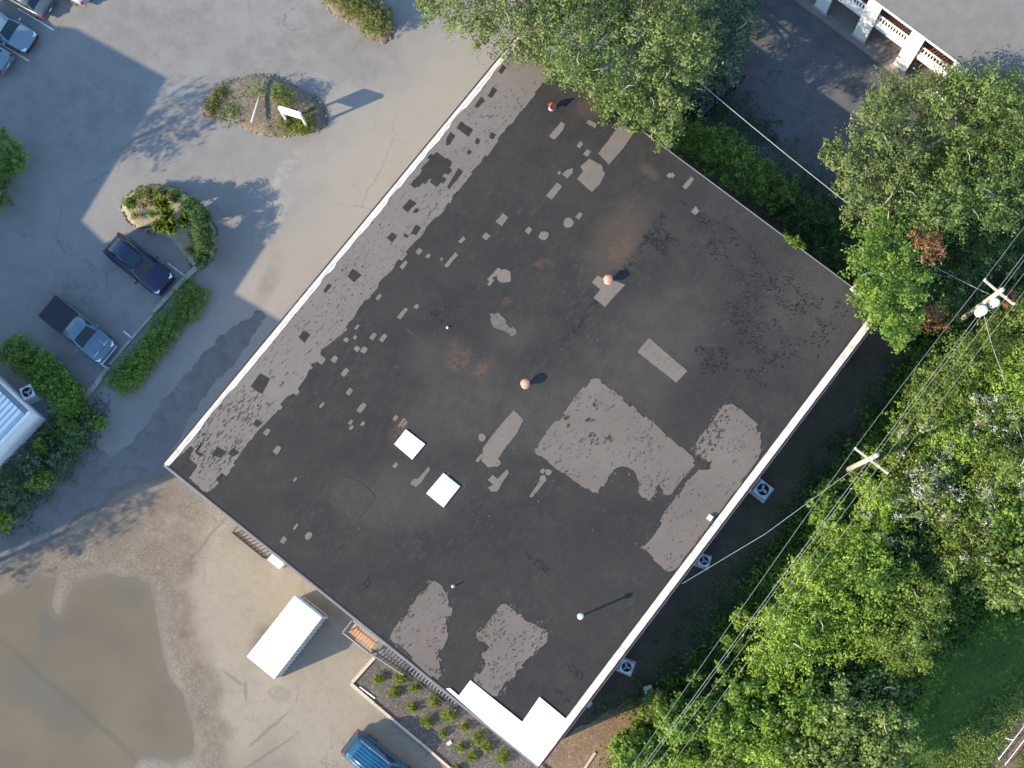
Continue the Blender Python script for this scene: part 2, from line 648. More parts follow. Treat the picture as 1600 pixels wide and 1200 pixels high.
def m_yard():
    t = T('muddy_yard')
    w = t.warp(2.2, 0.35)
    n1 = t.noise(0.25, 6, 0.62, w); n2 = t.noise(1.3, 7, 0.72, t.warp(0.6, 1.2)); g = t.noise(16, 5, 0.8); gg = t.noise(45, 2, 0.7)
    c = t.mix(t.mr(n1, 0.35, 0.66), (0.160, 0.137, 0.110), (0.218, 0.190, 0.152))
    pale = t.many(w, 0, [(360, 905, 4.2, 2.3, 0.9), (430, 925, 3.5, 2.0, 0.8), (320, 840, 2.6, 1.4, 0.8), (350, 1000, 3.6, 2.2, 0.8), (480, 1110, 6, 3.4, -0.7),
                         (380, 1120, 4, 2.4, 0.7), (560, 1060, 3.5, 2, -0.6), (355, 950, 3, 2, 0.5), (480, 900, 2.5, 1.2, -0.6)], 1.3)
    c = t.mix(t.ma('MULTIPLY', pale, t.mr(n2, 0.32, 0.6, 0.35, 0.95)), c, (0.278, 0.242, 0.186))
    brown = t.many(w, 0, [(170, 840, 4, 2, 0.5), (240, 800, 2.6, 1.4, 0.8), (290, 790, 2.2, 1.2, -0.6), (255, 870, 3, 1.8, 0.6), (270, 960, 1.5, 3.5, 0.2), (310, 1080, 1.4, 3.4, 0.2), (90, 880, 4, 1.6, 0.3),
                          (290, 880, 0.8, 1.6, 0), (420, 1000, 1.4, 1.0, 0), (330, 1160, 1.2, 2.6, 0.15)], 1.0)
    c = t.mix(t.ma('MULTIPLY', brown, t.mr(n2, 0.3, 0.62, 0.35, 0.95)), c, (0.128, 0.100, 0.075))
    dk = t.many(w, 0, [(438, 1085, 0.75, 0.65, 0), (262, 965, 0.6, 2.5, 0.1), (300, 770, 2.0, 0.7, 0.3), (330, 790, 1.8, .8, -.6)], 0.4)
    c = t.mix(t.ma('MULTIPLY', dk, 0.4), c, (0.16, 0.145, 0.125))
    grav = t.many(w, 0, [(105, 905, 1.1, 2.8, -0.1), (255, 900, 1.6, 2.2, 0.4), (230, 860, 3.4, 1.8, 0.4), (260, 1000, 0.7, 3.4, 0.25), (300, 1070, 0.9, 2.6, 0.5), (280, 1190, 3.0, 0.9, 0), (330, 800, 3.0, 1.3, -0.6),
                         (120, 870, 3.5, 1.2, 0.35), (60, 845, 2.4, .8, .4)], 0.9)
    spk = t.mr(t.noise(13, 3, 0.8), 0.54, 0.66)
    c = t.mix(t.ma('MULTIPLY', t.ma('MULTIPLY', grav, spk), 0.8), c, (0.37, 0.34, 0.30))
    c = t.mix(t.ma('MULTIPLY', grav, t.mr(t.noise(9, 5, 0.8), 0.52, 0.64, 0, 0.8)), c, (0.085, 0.075, 0.064))
    c = t.mix(t.mr(n2, 0.50, 0.68, 0, 0.38), c, (0.135, 0.115, 0.092))
    c = t.mix(t.mr(t.noise(2.4, 7, 0.75, t.warp(0.8, 0.5)), 0.55, 0.7, 0, 0.35), c, (0.30, 0.275, 0.235))
    # tyre ruts and scrapes
    rut = t.many(t.warp(0.5, 0.8), 0, [(318, 850, 0.12, 2.6, -0.7), (365, 1060, 0.9, 0.12, -0.6), (385, 1080, 0.15, 0.6, 0), (415, 1180, 2.4, .1, 0.6), (420, 1140, 1.8, .12, 0.75)], 0.6)
    c = t.mix(t.ma('MULTIPLY', rut, 0.5), c, (0.12, 0.1, 0.085))
    sep = t.n('ShaderNodeSeparateXYZ'); t.L(t.pos(), sep.inputs[0])
    wet = t.mr(sep.outputs['Z'], 0.030, 0.066, 0.85, 0, True)
    c = t.mix(wet, c, (0.12, 0.105, 0.085))
    c = t.mix(t.mr(gg, 0.5, 0.75, 0, 0.22), c, (0.11, 0.1, 0.088))
    ck = t.voro(0.22, vec=t.warp(0.9, 0.9))
    c = t.mix(t.ma('MULTIPLY', t.mr(ck, 0, 0.007, 0.5, 0), t.mr(n1, 0.5, 0.58)), c, (0.11, 0.095, 0.08))
    return t.bsdf(c, t.mr(wet, 0, 0.75, 0.92, 0.55), 0, 0.25, n2, 0.05, 0.5)


def m_puddle():
    t = T('muddy_water')
    w = t.warp(3.0, 0.25)
    n = t.noise(0.16, 4, 0.5, w)
    c = t.mix(t.mr(n, 0.35, 0.65), (0.120, 0.099, 0.066), (0.138, 0.115, 0.071))
    c = t.mix(t.mr(t.noise(0.35, 4, 0.5, w), 0.5, 0.72, 0, 0.6), c, (0.108, 0.090, 0.068))
    deep = t.many(w, 0, [(85, 965, 0.7, 2.4, -0.2), (60, 1075, 2.5, 1.2, -0.7), (215, 915, 2.2, 1.2, 0.2)], 1.2)
    c = t.mix(t.ma('MULTIPLY', deep, 0.5), c, (0.095, 0.092, 0.08))
    br = t.many(w, 0, [(195, 812, 1.3, 0.9, 0.6)], 1.0)
    c = t.mix(br, c, (0.215, 0.165, 0.105))
    at = t.n('ShaderNodeAttribute', attribute_name='depth')
    sh_ = t.ma('ADD', at.outputs['Fac'], t.mr(t.noise(1.2, 5, 0.7), 0.3, 0.7, -0.018, 0.018))
    c = t.mix(t.mr(sh_, 0.0, 0.055, 0.85, 0, True), c, (0.135, 0.112, 0.085))
    dark_band = t.many(t.warp(0.5, 0.4), 0, [(60, 1052, 3.6, 0.16, -0.69), (150, 1128, 3.6, 0.2, -0.70)], 1.3)  # narrow darker line across the water
    c = t.mix(t.ma('MULTIPLY', dark_band, 0.45), c, (0.085, 0.08, 0.06))
    return t.bsdf(c, 0.12, 0, 0.35)


def m_mulch(name, a, b, chip):
    t = T(name)
    n = t.noise(0.8, 5, 0.65); f = t.noise(11, 5, 0.75); v = t.voro(9, 'F1', out='Color')
    c = t.mix(t.mr(n, 0.3, 0.7), a, b)
    c = t.mix(t.mr(f, 0.52, 0.66, 0, 0.75), c, chip)
    c = t.mix(t.mr(f, 0.46, 0.30, 0, 0.7), c, tuple(x * 0.35 for x in a))
    bw = t.n('ShaderNodeRGBToBW'); t.L(v, bw.inputs[0])
    c = t.mix(t.mr(bw.outputs[0], 0.75, 0.85, 0, 0.45), c, chip)
    return t.bsdf(c, 0.95, 0, 0.15, f, 0.05, 0.9)


def m_lawn():
    t = T('lawn_grass')
    n = t.noise(0.5, 5, 0.6); f = t.noise(9, 6, 0.75, t.pos(0.9, (1, 2.2, 1)))
    c = t.mix(t.mr(n, 0.3, 0.7), (0.105, 0.22, 0.046), (0.125, 0.25, 0.054))
    c = t.mix(t.mr(f, 0.4, 0.72, 0, 0.7), c, (0.135, 0.20, 0.055))
    c = t.mix(t.mr(f, 0.45, 0.28, 0, 0.5), c, (0.05, 0.11, 0.026))
    return t.bsdf(c, 0.9, 0, 0.15, f, 0.06, 0.8)


M_SOIL, M_ASPH, M_YARD, M_WATER = m_soil(), m_asphalt(), m_yard(), m_puddle()
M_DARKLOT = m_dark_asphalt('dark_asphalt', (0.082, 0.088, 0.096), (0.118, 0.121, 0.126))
M_WET = m_dark_asphalt('damp_gravel_lane', (0.120, 0.118, 0.118), (0.155, 0.150, 0.144), (0.2, 0.19, 0.175))
M_BLUEPATCH = m_dark_asphalt('smooth_lane_concrete', (0.205, 0.215, 0.222), (0.23, 0.238, 0.24), (0.26, 0.26, 0.26))
M_MULCH = m_mulch('gray_mulch', (0.082, 0.072, 0.063), (0.118, 0.104, 0.09), (0.27, 0.24, 0.205))
M_ISLAND = m_mulch('island_straw', (0.12, 0.094, 0.07), (0.18, 0.146, 0.11), (0.33, 0.28, 0.215))
M_SAND = m_mulch('island_sand', (0.26, 0.23, 0.15), (0.32, 0.285, 0.2), (0.44, 0.40, 0.30))
M_LAWN = m_lawn()
M_CHIPS = m_mulch('brown_leaf_litter', (0.155, 0.105, 0.068), (0.225, 0.155, 0.10), (0.36, 0.27, 0.18))
M_PATH = m_mulch('earth_path', (0.13, 0.09, 0.066), (0.18, 0.13, 0.098), (0.26, 0.21, 0.165))

# ------------------------------------------------------------------ ground
bm = bmesh.new()
add_sheet(bm, [(-900, -900), (900, -900), (900, 900), (-900, 900)], -0.06)
tag(mesh_obj('ground', bm, M_SOIL), kind='structure')

sheet('parking_lot', px_poly([(-900, -900), (1020, -900), (1000, 130), (870, 260), (620, 520), (420, 800), (300, 900), (-900, 1350)], 0), 0.0, M_ASPH)
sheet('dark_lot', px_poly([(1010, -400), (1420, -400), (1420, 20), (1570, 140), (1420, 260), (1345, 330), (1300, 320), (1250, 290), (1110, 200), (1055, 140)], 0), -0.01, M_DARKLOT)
sheet('gravel_lane', px_poly([(402, 484), (414, 492), (400, 520), (375, 553), (350, 582), (332, 602), (300, 646), (284, 678), (268, 705), (330, 720), (320, 790), (200, 860), (60, 900), (-300, 1040), (-300, 900), (40, 800), (105, 735), (130, 690), (158, 642), (174, 622),
                              (160, 655), (150, 683), (155, 703), (172, 717), (200, 697), (237, 650), (277, 600), (310, 562), (337, 532)], 0), 0.009, M_WET, 0.16, 0.22, 4)

PUD = px_poly([(-300, 985), (0, 925), (40, 908), (62, 893), (86, 905), (85, 940), (92, 956), (101, 940), (122, 908), (168, 893), (215, 900), (238, 915), (246, 960), (256, 1020), (268, 1058), (290, 1090), (303, 1140),
               (304, 1178), (270, 1187), (225, 1185), (205, 1215), (180, 1400), (-300, 1500)], 0)
PUD2 = px_poly([(163, 832), (178, 802), (200, 786), (222, 796), (212, 826), (187, 842), (170, 838)], 0)
YARD = px_poly([(-300, 1010), (-10, 895), (60, 855), (105, 830), (135, 795), (190, 765), (250, 742), (300, 700), (700, 1060), (828, 1182), (832, 1300), (700, 1700), (-300, 1800)], 0)


def yard_h(X, Y):
    s = np.maximum(sdist(PUD, X, Y), sdist(PUD2, X, Y))
    y = sdist(YARD, X, Y) + (vnoise(X, Y, 1.6, 4, 5) - 0.5) * 1.6
    nz = vnoise(X, Y, 1.5, 5, 2) - 0.5
    gr = vnoise(X, Y, 0.45, 2, 9) - 0.5
    h = 0.034 + np.clip(-s * 0.06, -0.14, 0.035) + nz * 0.035 + gr * 0.012
    return np.minimum(h, 0.012 + y * 0.10)


grid_field('muddy_yard', -52, 6, -34, 11, 0.17, yard_h, M_YARD, keep=lambda X, Y, Z: (sdist(YARD, X, Y) > -0.8) & (Z > -0.25))
pud_o = grid_field('puddle', -52, -20, -34, 9, 0.22, lambda X, Y: np.full_like(X, 0.03), M_WATER,
           keep=lambda X, Y, Z: np.maximum(sdist(PUD, X, Y), sdist(PUD2, X, Y)) > -0.45)
_co = np.empty(len(pud_o.data.vertices) * 3, np.float32)
pud_o.data.vertices.foreach_get('co', _co)
_co = _co.reshape(-1, 3)
pud_o.data.attributes.new('depth', 'FLOAT', 'POINT').data.foreach_set('value', (0.03 - yard_h(_co[:, 0], _co[:, 1])).astype(np.float32))
# the ledge of the mulch bed is built with the bed; lawn, litter and path on the wood side
sheet('lawn', px_poly([(1720, 860), (1600, 925), (1520, 985), (1470, 1040), (1425, 1110), (1385, 1200), (1360, 1320), (1640, 1320), (1720, 1100)], 0), -0.03, M_LAWN, 0.25, 0.5, 6)
sheet('leaf_litter', px_poly([(850, 1165), (930, 1125), (1010, 1085), (1040, 1090), (990, 1130), (960, 1200), (930, 1300), (800, 1300), (825, 1195)], 0), -0.03, M_CHIPS, 0.25, 0.5, 8)
sheet('earth_path', px_poly([(1640, 1060), (1595, 1100), (1560, 1150), (1535, 1200), (1520, 1260), (1575, 1260), (1605, 1190), (1660, 1120)], 0), -0.015, M_PATH, 0.15, 0.5, 9)

# painted bay lines
M_LINE = dirty_white('worn_line_paint', (0.62, 0.62, 0.6), (0.25, 0.25, 0.24), 0.9, 3.0)
LINES = [((28, 13), (84, 47), 'faded white bay line beside the silver sedan, nearest the top edge'), ((-2, 67), (45, 95), 'faded white bay line below the silver sedan'),
         ((262, 411), (290, 432), 'short white bay line between the navy SUV and the planting island'), ((193, 517), (207, 529), 'short white bay line tick above the hood of the gray-blue pickup'),
         ((155, 567), (168, 576), 'short white bay line tick below the nose of the gray-blue pickup')]
for (a, b, lb) in LINES:
    p, q = P(*a), P(*b)
    d = (q - p); L = d.length
    bm = bmesh.new()
    nn = Vector((-d.y, d.x, 0)).normalized() * 0.05
    add_sheet(bm, [p - nn, q - nn, q + nn, p + nn], 0.005)
    tag(mesh_obj('bay_line', bm, M_LINE), lb, 'bay line', 'painted bay lines', 'structure')

# ------------------------------------------------------------------ main building
RZ = 7.0
cN, cE, cS, cW = [P(x, y, RZ) for x, y in ((808, 58), (1380, 484), (842, 1197), (257, 725))]
BANG = math.atan2((cN - cW).y, (cN - cW).x)          # long axis of the building


def m_roof_dark():
    t = T('tar_roof')
    R = t.pos(BANG)
    w = t.warp(0.8, 0.8)
    n1 = t.noise(0.14, 5, 0.6, w); n2 = t.noise(0.9, 6, 0.7); g = t.noise(22, 3, 0.7)
    c = t.mix(t.mr(n1, 0.35, 0.65), (0.0255, 0.0238, 0.0228), (0.0345, 0.0318, 0.0295))
    c = t.mix(t.mr(n2, 0.48, 0.72, 0, 0.55), c, (0.050, 0.0455, 0.0405))
    n3 = t.noise(0.38, 6, 0.7, t.warp(1.5, 0.5))
    c = t.mix(t.mr(n3, 0.5, 0.68, 0, 0.6), c, (0.0205, 0.0195, 0.020))
    c = t.mix(t.mr(n2, 0.45, 0.22, 0, 0.6), c, (0.0195, 0.0187, 0.0187))
    n4 = t.noise(2.6, 7, 0.8, t.pos(BANG, (1.6, 0.7, 1.0)))
    c = t.mix(t.ma('MULTIPLY', t.mr(n4, 0.53, 0.68, 0, 0.75), t.mr(t.noise(0.2, 3), 0.4, 0.6, 0.25, 1)), c, (0.062, 0.057, 0.051))
    c = t.mix(t.ma('MULTIPLY', t.mr(n4, 0.46, 0.34, 0, 0.8), t.mr(t.noise(0.26, 3), 0.45, 0.6, 0.2, 1)), c, (0.015, 0.0147, 0.0155))
    # felt rolls laid along the building
    sx = t.n('ShaderNodeSeparateXYZ'); t.L(R, sx.inputs[0])
    fr = t.ma('FRACT', t.ma('MULTIPLY', sx.outputs['Y'], 1.0))
    seam = t.ma('MULTIPLY', t.mr(t.ma('ABSOLUTE', t.ma('SUBTRACT', fr, 0.5)), 0.0, 0.03, 1, 0), t.mr(t.noise(0.6, 3), 0.42, 0.6, 0, 0.5))
    c = t.mix(seam, c, (0.018, 0.0175, 0.018))
    # paler dusty areas
    pl = t.many(w, RZ, [(715, 640, 3.6, 2.4, 0.9), (555, 777, 1.7, 1.3, -0.6), (640, 770, 3.5, 2, 0.3), (1290, 470, 4, 3, 0.9), (860, 640, 4, 2, 0.4), (1010, 560, 5, 3, .9), (690, 560, 2.2, 1.5, 0), (790, 520, 1.4, 1.0, 0)], 1.1)
    c = t.mix(t.ma('MULTIPLY', pl, t.mr(n2, 0.3, 0.7, 0.25, 0.75)), c, (0.062, 0.0565, 0.050))
    # rust and dried mud
    ru = t.many(t.warp(0.5, 1.6), RZ, [(717, 555, 0.75, 1.1, -0.3), (755, 575, 0.8, 0.45, 0.9), (850, 412, 0.65, 0.25, 0.1), (792, 472, 0.35, 0.3, 0), (972, 388, 1.1, 0.6, 0.95), (622, 675, 0.5, 0.9, -0.4), (645, 522, 0.5, 0.1, -0.7)], 0.9)
    rm = t.ma('MULTIPLY', ru, t.mr(t.noise(3.5, 6, 0.75), 0.42, 0.64, 0, 0.62))
    c = t.mix(rm, c, (0.145, 0.078, 0.046))
    br = t.many(w, RZ, [(965, 375, 2.6, 1.4, 0.95), (925, 165, 1.2, .7, .5), (1015, 268, 0.7, 0.3, -0.7)], 1.1)
    c = t.mix(t.ma('MULTIPLY', br, 0.4), c, (0.10, 0.07, 0.05))
    # black streaks where the coat has lifted
    st = t.noise(2.6, 7, 0.82, t.pos(BANG - 1.05, (1.0, 0.38, 1.0)))
    sm = t.many(t.warp(1.2, 0.8), RZ, [(1032, 372, 1.3, 1.0, 0.3), (985, 405, 0.35, 2.4, -0.55), (885, 530, 0.3, 1.6, -0.55), (1115, 560, 1.1, 1.2, 0), (1200, 440, 4.4, 3.8, 0), (1235, 500, 3.0, 3.0, 0), (1120, 350, 2.6, 1.3, 0.5), (840, 880, 1.6, 0.5, -0.7),
                                      (575, 905, 0.5, 1.0, -0.5), (900, 1045, 1.0, 0.4, -0.7), (880, 1080, 1.0, 0.3, -0.7), (690, 490, 1.0, 0.8, 0.4), (1150, 470, 1.5, 2.0, 0)], 0.9)
    c = t.mix(t.ma('MULTIPLY', sm, t.mr(st, 0.56, 0.62, 0, 0.55)), c, (0.010, 0.0105, 0.015))
    dp = t.many(w, RZ, [(735, 510, 2.5, 1.8, 0.5), (700, 480, 1.4, .8, .9), (690, 720, 2.0, 1.2, 0.4), (1085, 610, 2.5, 1.5, 0.9), (960, 830, 3, 1.6, .5)], 1.2)
    c = t.mix(t.ma('MULTIPLY', dp, t.mr(n2, 0.35, 0.6, 0, 0.55)), c, (0.0165, 0.016, 0.017))
    # specks of grit and bird lime
    sp = t.voro(1.3, 'F1')
    c = t.mix(t.ma('MULTIPLY', t.mr(sp, 0.02, 0.05, 1, 0), t.mr(n1, 0.45, 0.6, 0, 0.5)), c, (0.15, 0.14, 0.13))
    c = t.mix(t.mr(g, 0.4, 0.75, 0, 0.35), c, (0.046, 0.0425, 0.0385))
    return t.bsdf(c, t.mr(n2, 0.3, 0.7, 0.8, 0.93), 0, 0.2, g, 0.01, 0.5)


def m_roof_light(name, a, b, fleck, amount=0.5):
    t = T(name)
    n1 = t.noise(0.25, 5, 0.6, t.warp(0.8, 0.7)); g = t.noise(20, 3, 0.7)
    c = t.mix(t.mr(n1, 0.35, 0.65), a, b)
    pk = t.noise(0.5, 3, 0.5)
    c = t.mix(t.mr(pk, 0.55, 0.7, 0, 0.35), c, (a[0] * 1.12, a[1] * 0.98, a[2] * 1.0))
    fl = t.noise(3.4, 6, 0.78, t.pos(BANG, (2.0, 0.62, 1.0)))
    area = t.noise(0.33, 4, 0.6)
    k = t.ma('MULTIPLY', t.mr(fl, 0.60 - amount * 0.025, 0.635 - amount * 0.025), t.mr(area, 0.42, 0.56, 0.15, 1))
    c = t.mix(t.ma('MULTIPLY', k, 0.9), c, fleck)
    c = t.mix(t.mr(t.noise(1.2, 5, 0.7), 0.5, 0.75, 0, 0.4), c, tuple(x * 0.8 for x in a))
    c = t.mix(t.mr(g, 0.45, 0.75, 0, 0.3), c, tuple(x * 0.7 for x in a))
    return t.bsdf(c, 0.92, 0, 0.2, g, 0.008, 0.5)


M_TAR = m_roof_dark()
M_LIGHT = m_roof_light('gray_roof_coating', (0.1242, 0.1053, 0.0896), (0.1455, 0.1239, 0.1056), (0.0340, 0.0292, 0.0264), 0.8)
M_LIGHT2 = m_roof_light('bare_roof_patch', (0.1406, 0.1204, 0.1008), (0.1600, 0.1381, 0.1168), (0.0582, 0.0496, 0.0432), 0.3)
M_STRIP = m_roof_light('weathered_roof_strip', (0.1436, 0.1257, 0.1104), (0.1630, 0.1434, 0.1256), (0.0436, 0.0372, 0.0336), 1.2)
M_DKPATCH = plain('tar_patch', (0.031, 0.028, 0.0265), 0.9, 0, 0.25, 2.5, 0.2)
M_COPING = dirty_white('white_coping', (0.66, 0.61, 0.52), (0.26, 0.22, 0.165), 0.85, 2.2)
M_FLASH = dirty_white('painted_flashing', (0.68, 0.64, 0.56), (0.33, 0.30, 0.26), 0.8, 3.0)
M_MEMB = plain('white_membrane', (0.84, 0.84, 0.83), 0.45, 0, 0.03, 0.6, 0.4)
M_EDGE = plain('galvanised_edge', (0.21, 0.215, 0.225), 0.45, 0.3, 0.15, 3)
M_GUTTER = plain('brown_gutter', (0.05, 0.028, 0.022), 0.5, 0, 0.2, 3)
M_BRICKRED = plain('red_fascia', (0.22, 0.05, 0.04), 0.6, 0, 0.2, 3)
M_BWALL = plain('painted_block_wall', (0.42, 0.40, 0.37), 0.85, 0, 0.15, 1.2)
M_BLACKM = plain('dark_metal', (0.03, 0.03, 0.035), 0.5, 0.4, 0.2, 4)
M_GLASS = plain('dark_glass_sky_teal', (0.014, 0.034, 0.045), 0.16, 0, 0.05, 2, 0.35, 0.0)  # teal in the base stands in for the sky's reflection

bld = empty('building', tuple((cW + cS) / 2 - Vector((0, 0, RZ))), 0, 'large flat roofed building with patched tar roof and white parapets in the middle', 'building')
BL = bld.location.copy()


def spart(root, name, bm, m, smooth=False, parent=None):
    """a part whose mesh is given in scene coordinates; parent: the part it belongs to, if any"""
    o = mesh_obj(name, bm, m, None, smooth)
    o.parent = parent or root
    o.matrix_parent_inverse = Matrix.Identity(4) if parent else (Matrix.Translation(root.location) @ root.rotation_euler.to_matrix().to_4x4()).inverted()
    return o


def bpart(name, bm, m, smooth=False, parent=None): return spart(bld, name, bm, m, smooth, parent)


ctr = (cN + cE + cS + cW) / 4


def inset(p, k):
    d = (Vector((p.x, p.y, 0)) - Vector((ctr.x, ctr.y, 0)))
    return Vector((p.x, p.y, 0)) - d.normalized() * k


bm = bmesh.new(); add_prism(bm, [inset(p, 0.35) for p in (cN, cE, cS, cW)], -0.08, RZ - 0.25); bpart('wall', bm, M_BWALL)
bm = bmesh.new(); add_prism(bm, [inset(p, 0.08) for p in (cN, cE, cS, cW)], RZ - 0.249, RZ); bpart('roof', bm, M_TAR)


def edge_piece(name, a, b, w, z0, z1, m, out=0.0, rag=0.0, seed=1):
    """strip along a roof edge, from the edge line inwards"""
    a = Vector((a.x, a.y, 0)); b = Vector((b.x, b.y, 0))
    d = (b - a).normalized()
    n = Vector((-d.y, d.x, 0))
    if (Vector((ctr.x, ctr.y, 0)) - a).dot(n) < 0: n = -n
    o0, o1 = a - n * out, b - n * out
    i0, i1 = a + n * w, b + n * w
    bm = bmesh.new()
    if rag > 0:
        r = random.Random(seed)
        k = int((b - a).length / 0.35)
        pts = [o0, o1]
        cur = 0
        for j in range(k, -1, -1):
            if r.random() < 0.4: cur = r.uniform(-rag, rag)
            pts.append(i0.lerp(i1, j / k) + n * (cur + r.uniform(-rag, rag) * 0.3))
        add_prism(bm, pts, z0, z1)
    else:
        add_prism(bm, [o0, o1, i1, i0], z0, z1)
    return bpart(name, bm, m)


edge_piece('parapet', cW, cN, 0.20, RZ - 0.1, RZ + 0.06, M_COPING)
edge_piece('flashing', cW, cN, 0.31, RZ + 0.002, RZ + 0.03, M_FLASH, rag=0.06, seed=5)
edge_piece('parapet', cS, cE, 0.42, RZ - 0.1, RZ + 0.10, M_COPING)
edge_piece('flashing', cS, cE, 0.54, RZ + 0.002, RZ + 0.022, M_DKPATCH, rag=0.05, seed=6)
edge_piece('roof_edge', cN, cE, 0.06, RZ - 0.12, RZ + 0.03, M_EDGE)
edge_piece('roof_edge', cW, cS, 0.06, RZ - 0.12, RZ + 0.03, M_GUTTER)
edge_piece('gutter', cW, cS, -0.03, RZ - 0.22, RZ - 0.04, M_EDGE, out=0.15)
edge_piece('gutter', cW, cN, -0.03, RZ - 0.25, RZ - 0.03, M_GUTTER, out=0.14)
edge_piece('gutter', cS, cE, -0.03, RZ - 0.25, RZ - 0.05, M_BRICKRED, out=0.13)
edge_piece('gutter_board', cS, cE, -0.135, RZ - 0.6, RZ - 0.3, M_COPING, out=0.17)
bm = bmesh.new(); add_prism(bm, px_poly([(803, 66), (812, 63), (846, 91), (838, 96), (826, 86), (820, 92)], 0), RZ + 0.062, RZ + 0.1); bpart('coping', bm, M_COPING)
bm = bmesh.new(); add_prism(bm, px_poly([(1327, 452), (1334, 446), (1348, 458), (1342, 465)], RZ), RZ + 0.052, RZ + 0.12); bpart('coping', bm, M_COPING)

pid = [0]


def patch(pp, m, z=0.0, amp=0.03, step=0.16, blocky=False, name='roof_patch', th=0.012):
    pid[0] += 1
    pts = px_poly(pp, RZ)
    pts = ragged(pts, amp, step, blocky, pid[0]) if amp > 0 else pts
    bm = bmesh.new()
    add_prism(bm, pts, RZ + z + 0.002, RZ + z + th + pid[0] * 0.00006)
    return bpart(name, bm, m)


def blob(x, y, r, ry=None, ang=0.0, n=9):
    ry = ry or r
    out = []
    for k in range(n):
        a = 2 * math.pi * k / n
        q = random.uniform(0.85, 1.15)
        X, Y = r * q * math.cos(a), ry * q * math.sin(a)
        out.append((x + X * math.cos(ang) - Y * math.sin(ang), y + X * math.sin(ang) + Y * math.cos(ang)))
    return out


def slip(x, y, l, w, ang=-0.9):
    """small rectangular slip of roofing, its long side along the building"""
    out = []
    for sx, sy in ((-1, -1), (0, -1.05), (1, -0.85), (1, 0.9), (0, 1), (-0.95, 1)):
        X, Y = sx * l / 2 * random.uniform(0.9, 1.08), sy * w / 2 * random.uniform(0.9, 1.1)
        out.append((x + X * math.cos(ang) - Y * math.sin(ang), y + X * math.sin(ang) + Y * math.cos(ang)))
    return out


# pale strip along the north west parapet
patch([(806, 72), (828, 84), (866, 106), (845, 135), (802, 192), (788, 207), (770, 232), (752, 256), (733, 277), (706, 311), (690, 335), (662, 365), (648, 378), (620, 411), (605, 430), (590, 450), (562, 480), (552, 500), (530, 525), (510, 541), (500, 556),
       (482, 578), (468, 601), (455, 618), (420, 656), (405, 671), (386, 691), (360, 731), (325, 768), (290, 741), (264, 719), (430, 519), (620, 290)], M_STRIP, 0, 0.17, 0.28, True, 'roof_strip')
for pp in ([(720, 190), (739, 203), (732, 214), (713, 200)],
           [(704, 206), (711, 212), (703, 226), (697, 228), (698, 216)], [(752, 151), (758, 158), (746, 169), (742, 166)], [(640, 311), (651, 318), (636, 332), (628, 325)], [(612, 363), (620, 370), (613, 379), (604, 372)],
           [(650, 351), (658, 356), (650, 368), (641, 365)], [(551, 420), (565, 430), (553, 441), (543, 432)], [(475, 516), (485, 523), (476, 536), (466, 527)], [(407, 583), (422, 593), (410, 616), (391, 604)], [(513, 443), (518, 447), (509, 458), (505, 455)],
           [(299, 697), (303, 702), (295, 716), (308, 728), (297, 745), (285, 742), (267, 724), (280, 713)], [(339, 698), (355, 706), (345, 716), (331, 711)], [(364, 700), (375, 708), (363, 714), (355, 709)], [(400, 655), (411, 660), (402, 668), (395, 663)],
           [(313, 691), (318, 693), (310, 701), (305, 704), (319, 710), (314, 714), (306, 708)], [(770, 136), (777, 141), (768, 153), (762, 150)], [(785, 101), (791, 106), (783, 116), (778, 112)], [(716, 263), (723, 268), (711, 285), (702, 296), (698, 292), (708, 276)],
           [(768, 206), (775, 211), (770, 218), (764, 215)], [(745, 215), (750, 219), (747, 226), (742, 223)], [(632, 365), (638, 368), (636, 372), (630, 369)], [(733, 234), (737, 237), (733, 242), (729, 239)], [(650, 325), (655, 328), (650, 334), (645, 331)]):
    patch(pp, M_DKPATCH, 0.012, 0.025, 0.12, True, 'tar_patch')

for k_, (x_, y_, l_, w_) in enumerate(((676, 262, 36, 20), (688, 266, 34, 18), (684, 254, 24, 26), (668, 272, 30, 14), (656, 281, 22, 12), (650, 285, 18, 9), (697, 256, 16, 12), (682, 282, 18, 14), (666, 262, 16, 10), (700, 268, 10, 7), (673, 246, 9, 7), (692, 282, 9, 6))):
    patch(slip(x_, y_, l_, w_), M_DKPATCH, 0.012 + 0.0012 * k_, 0.0, name='tar_patch')

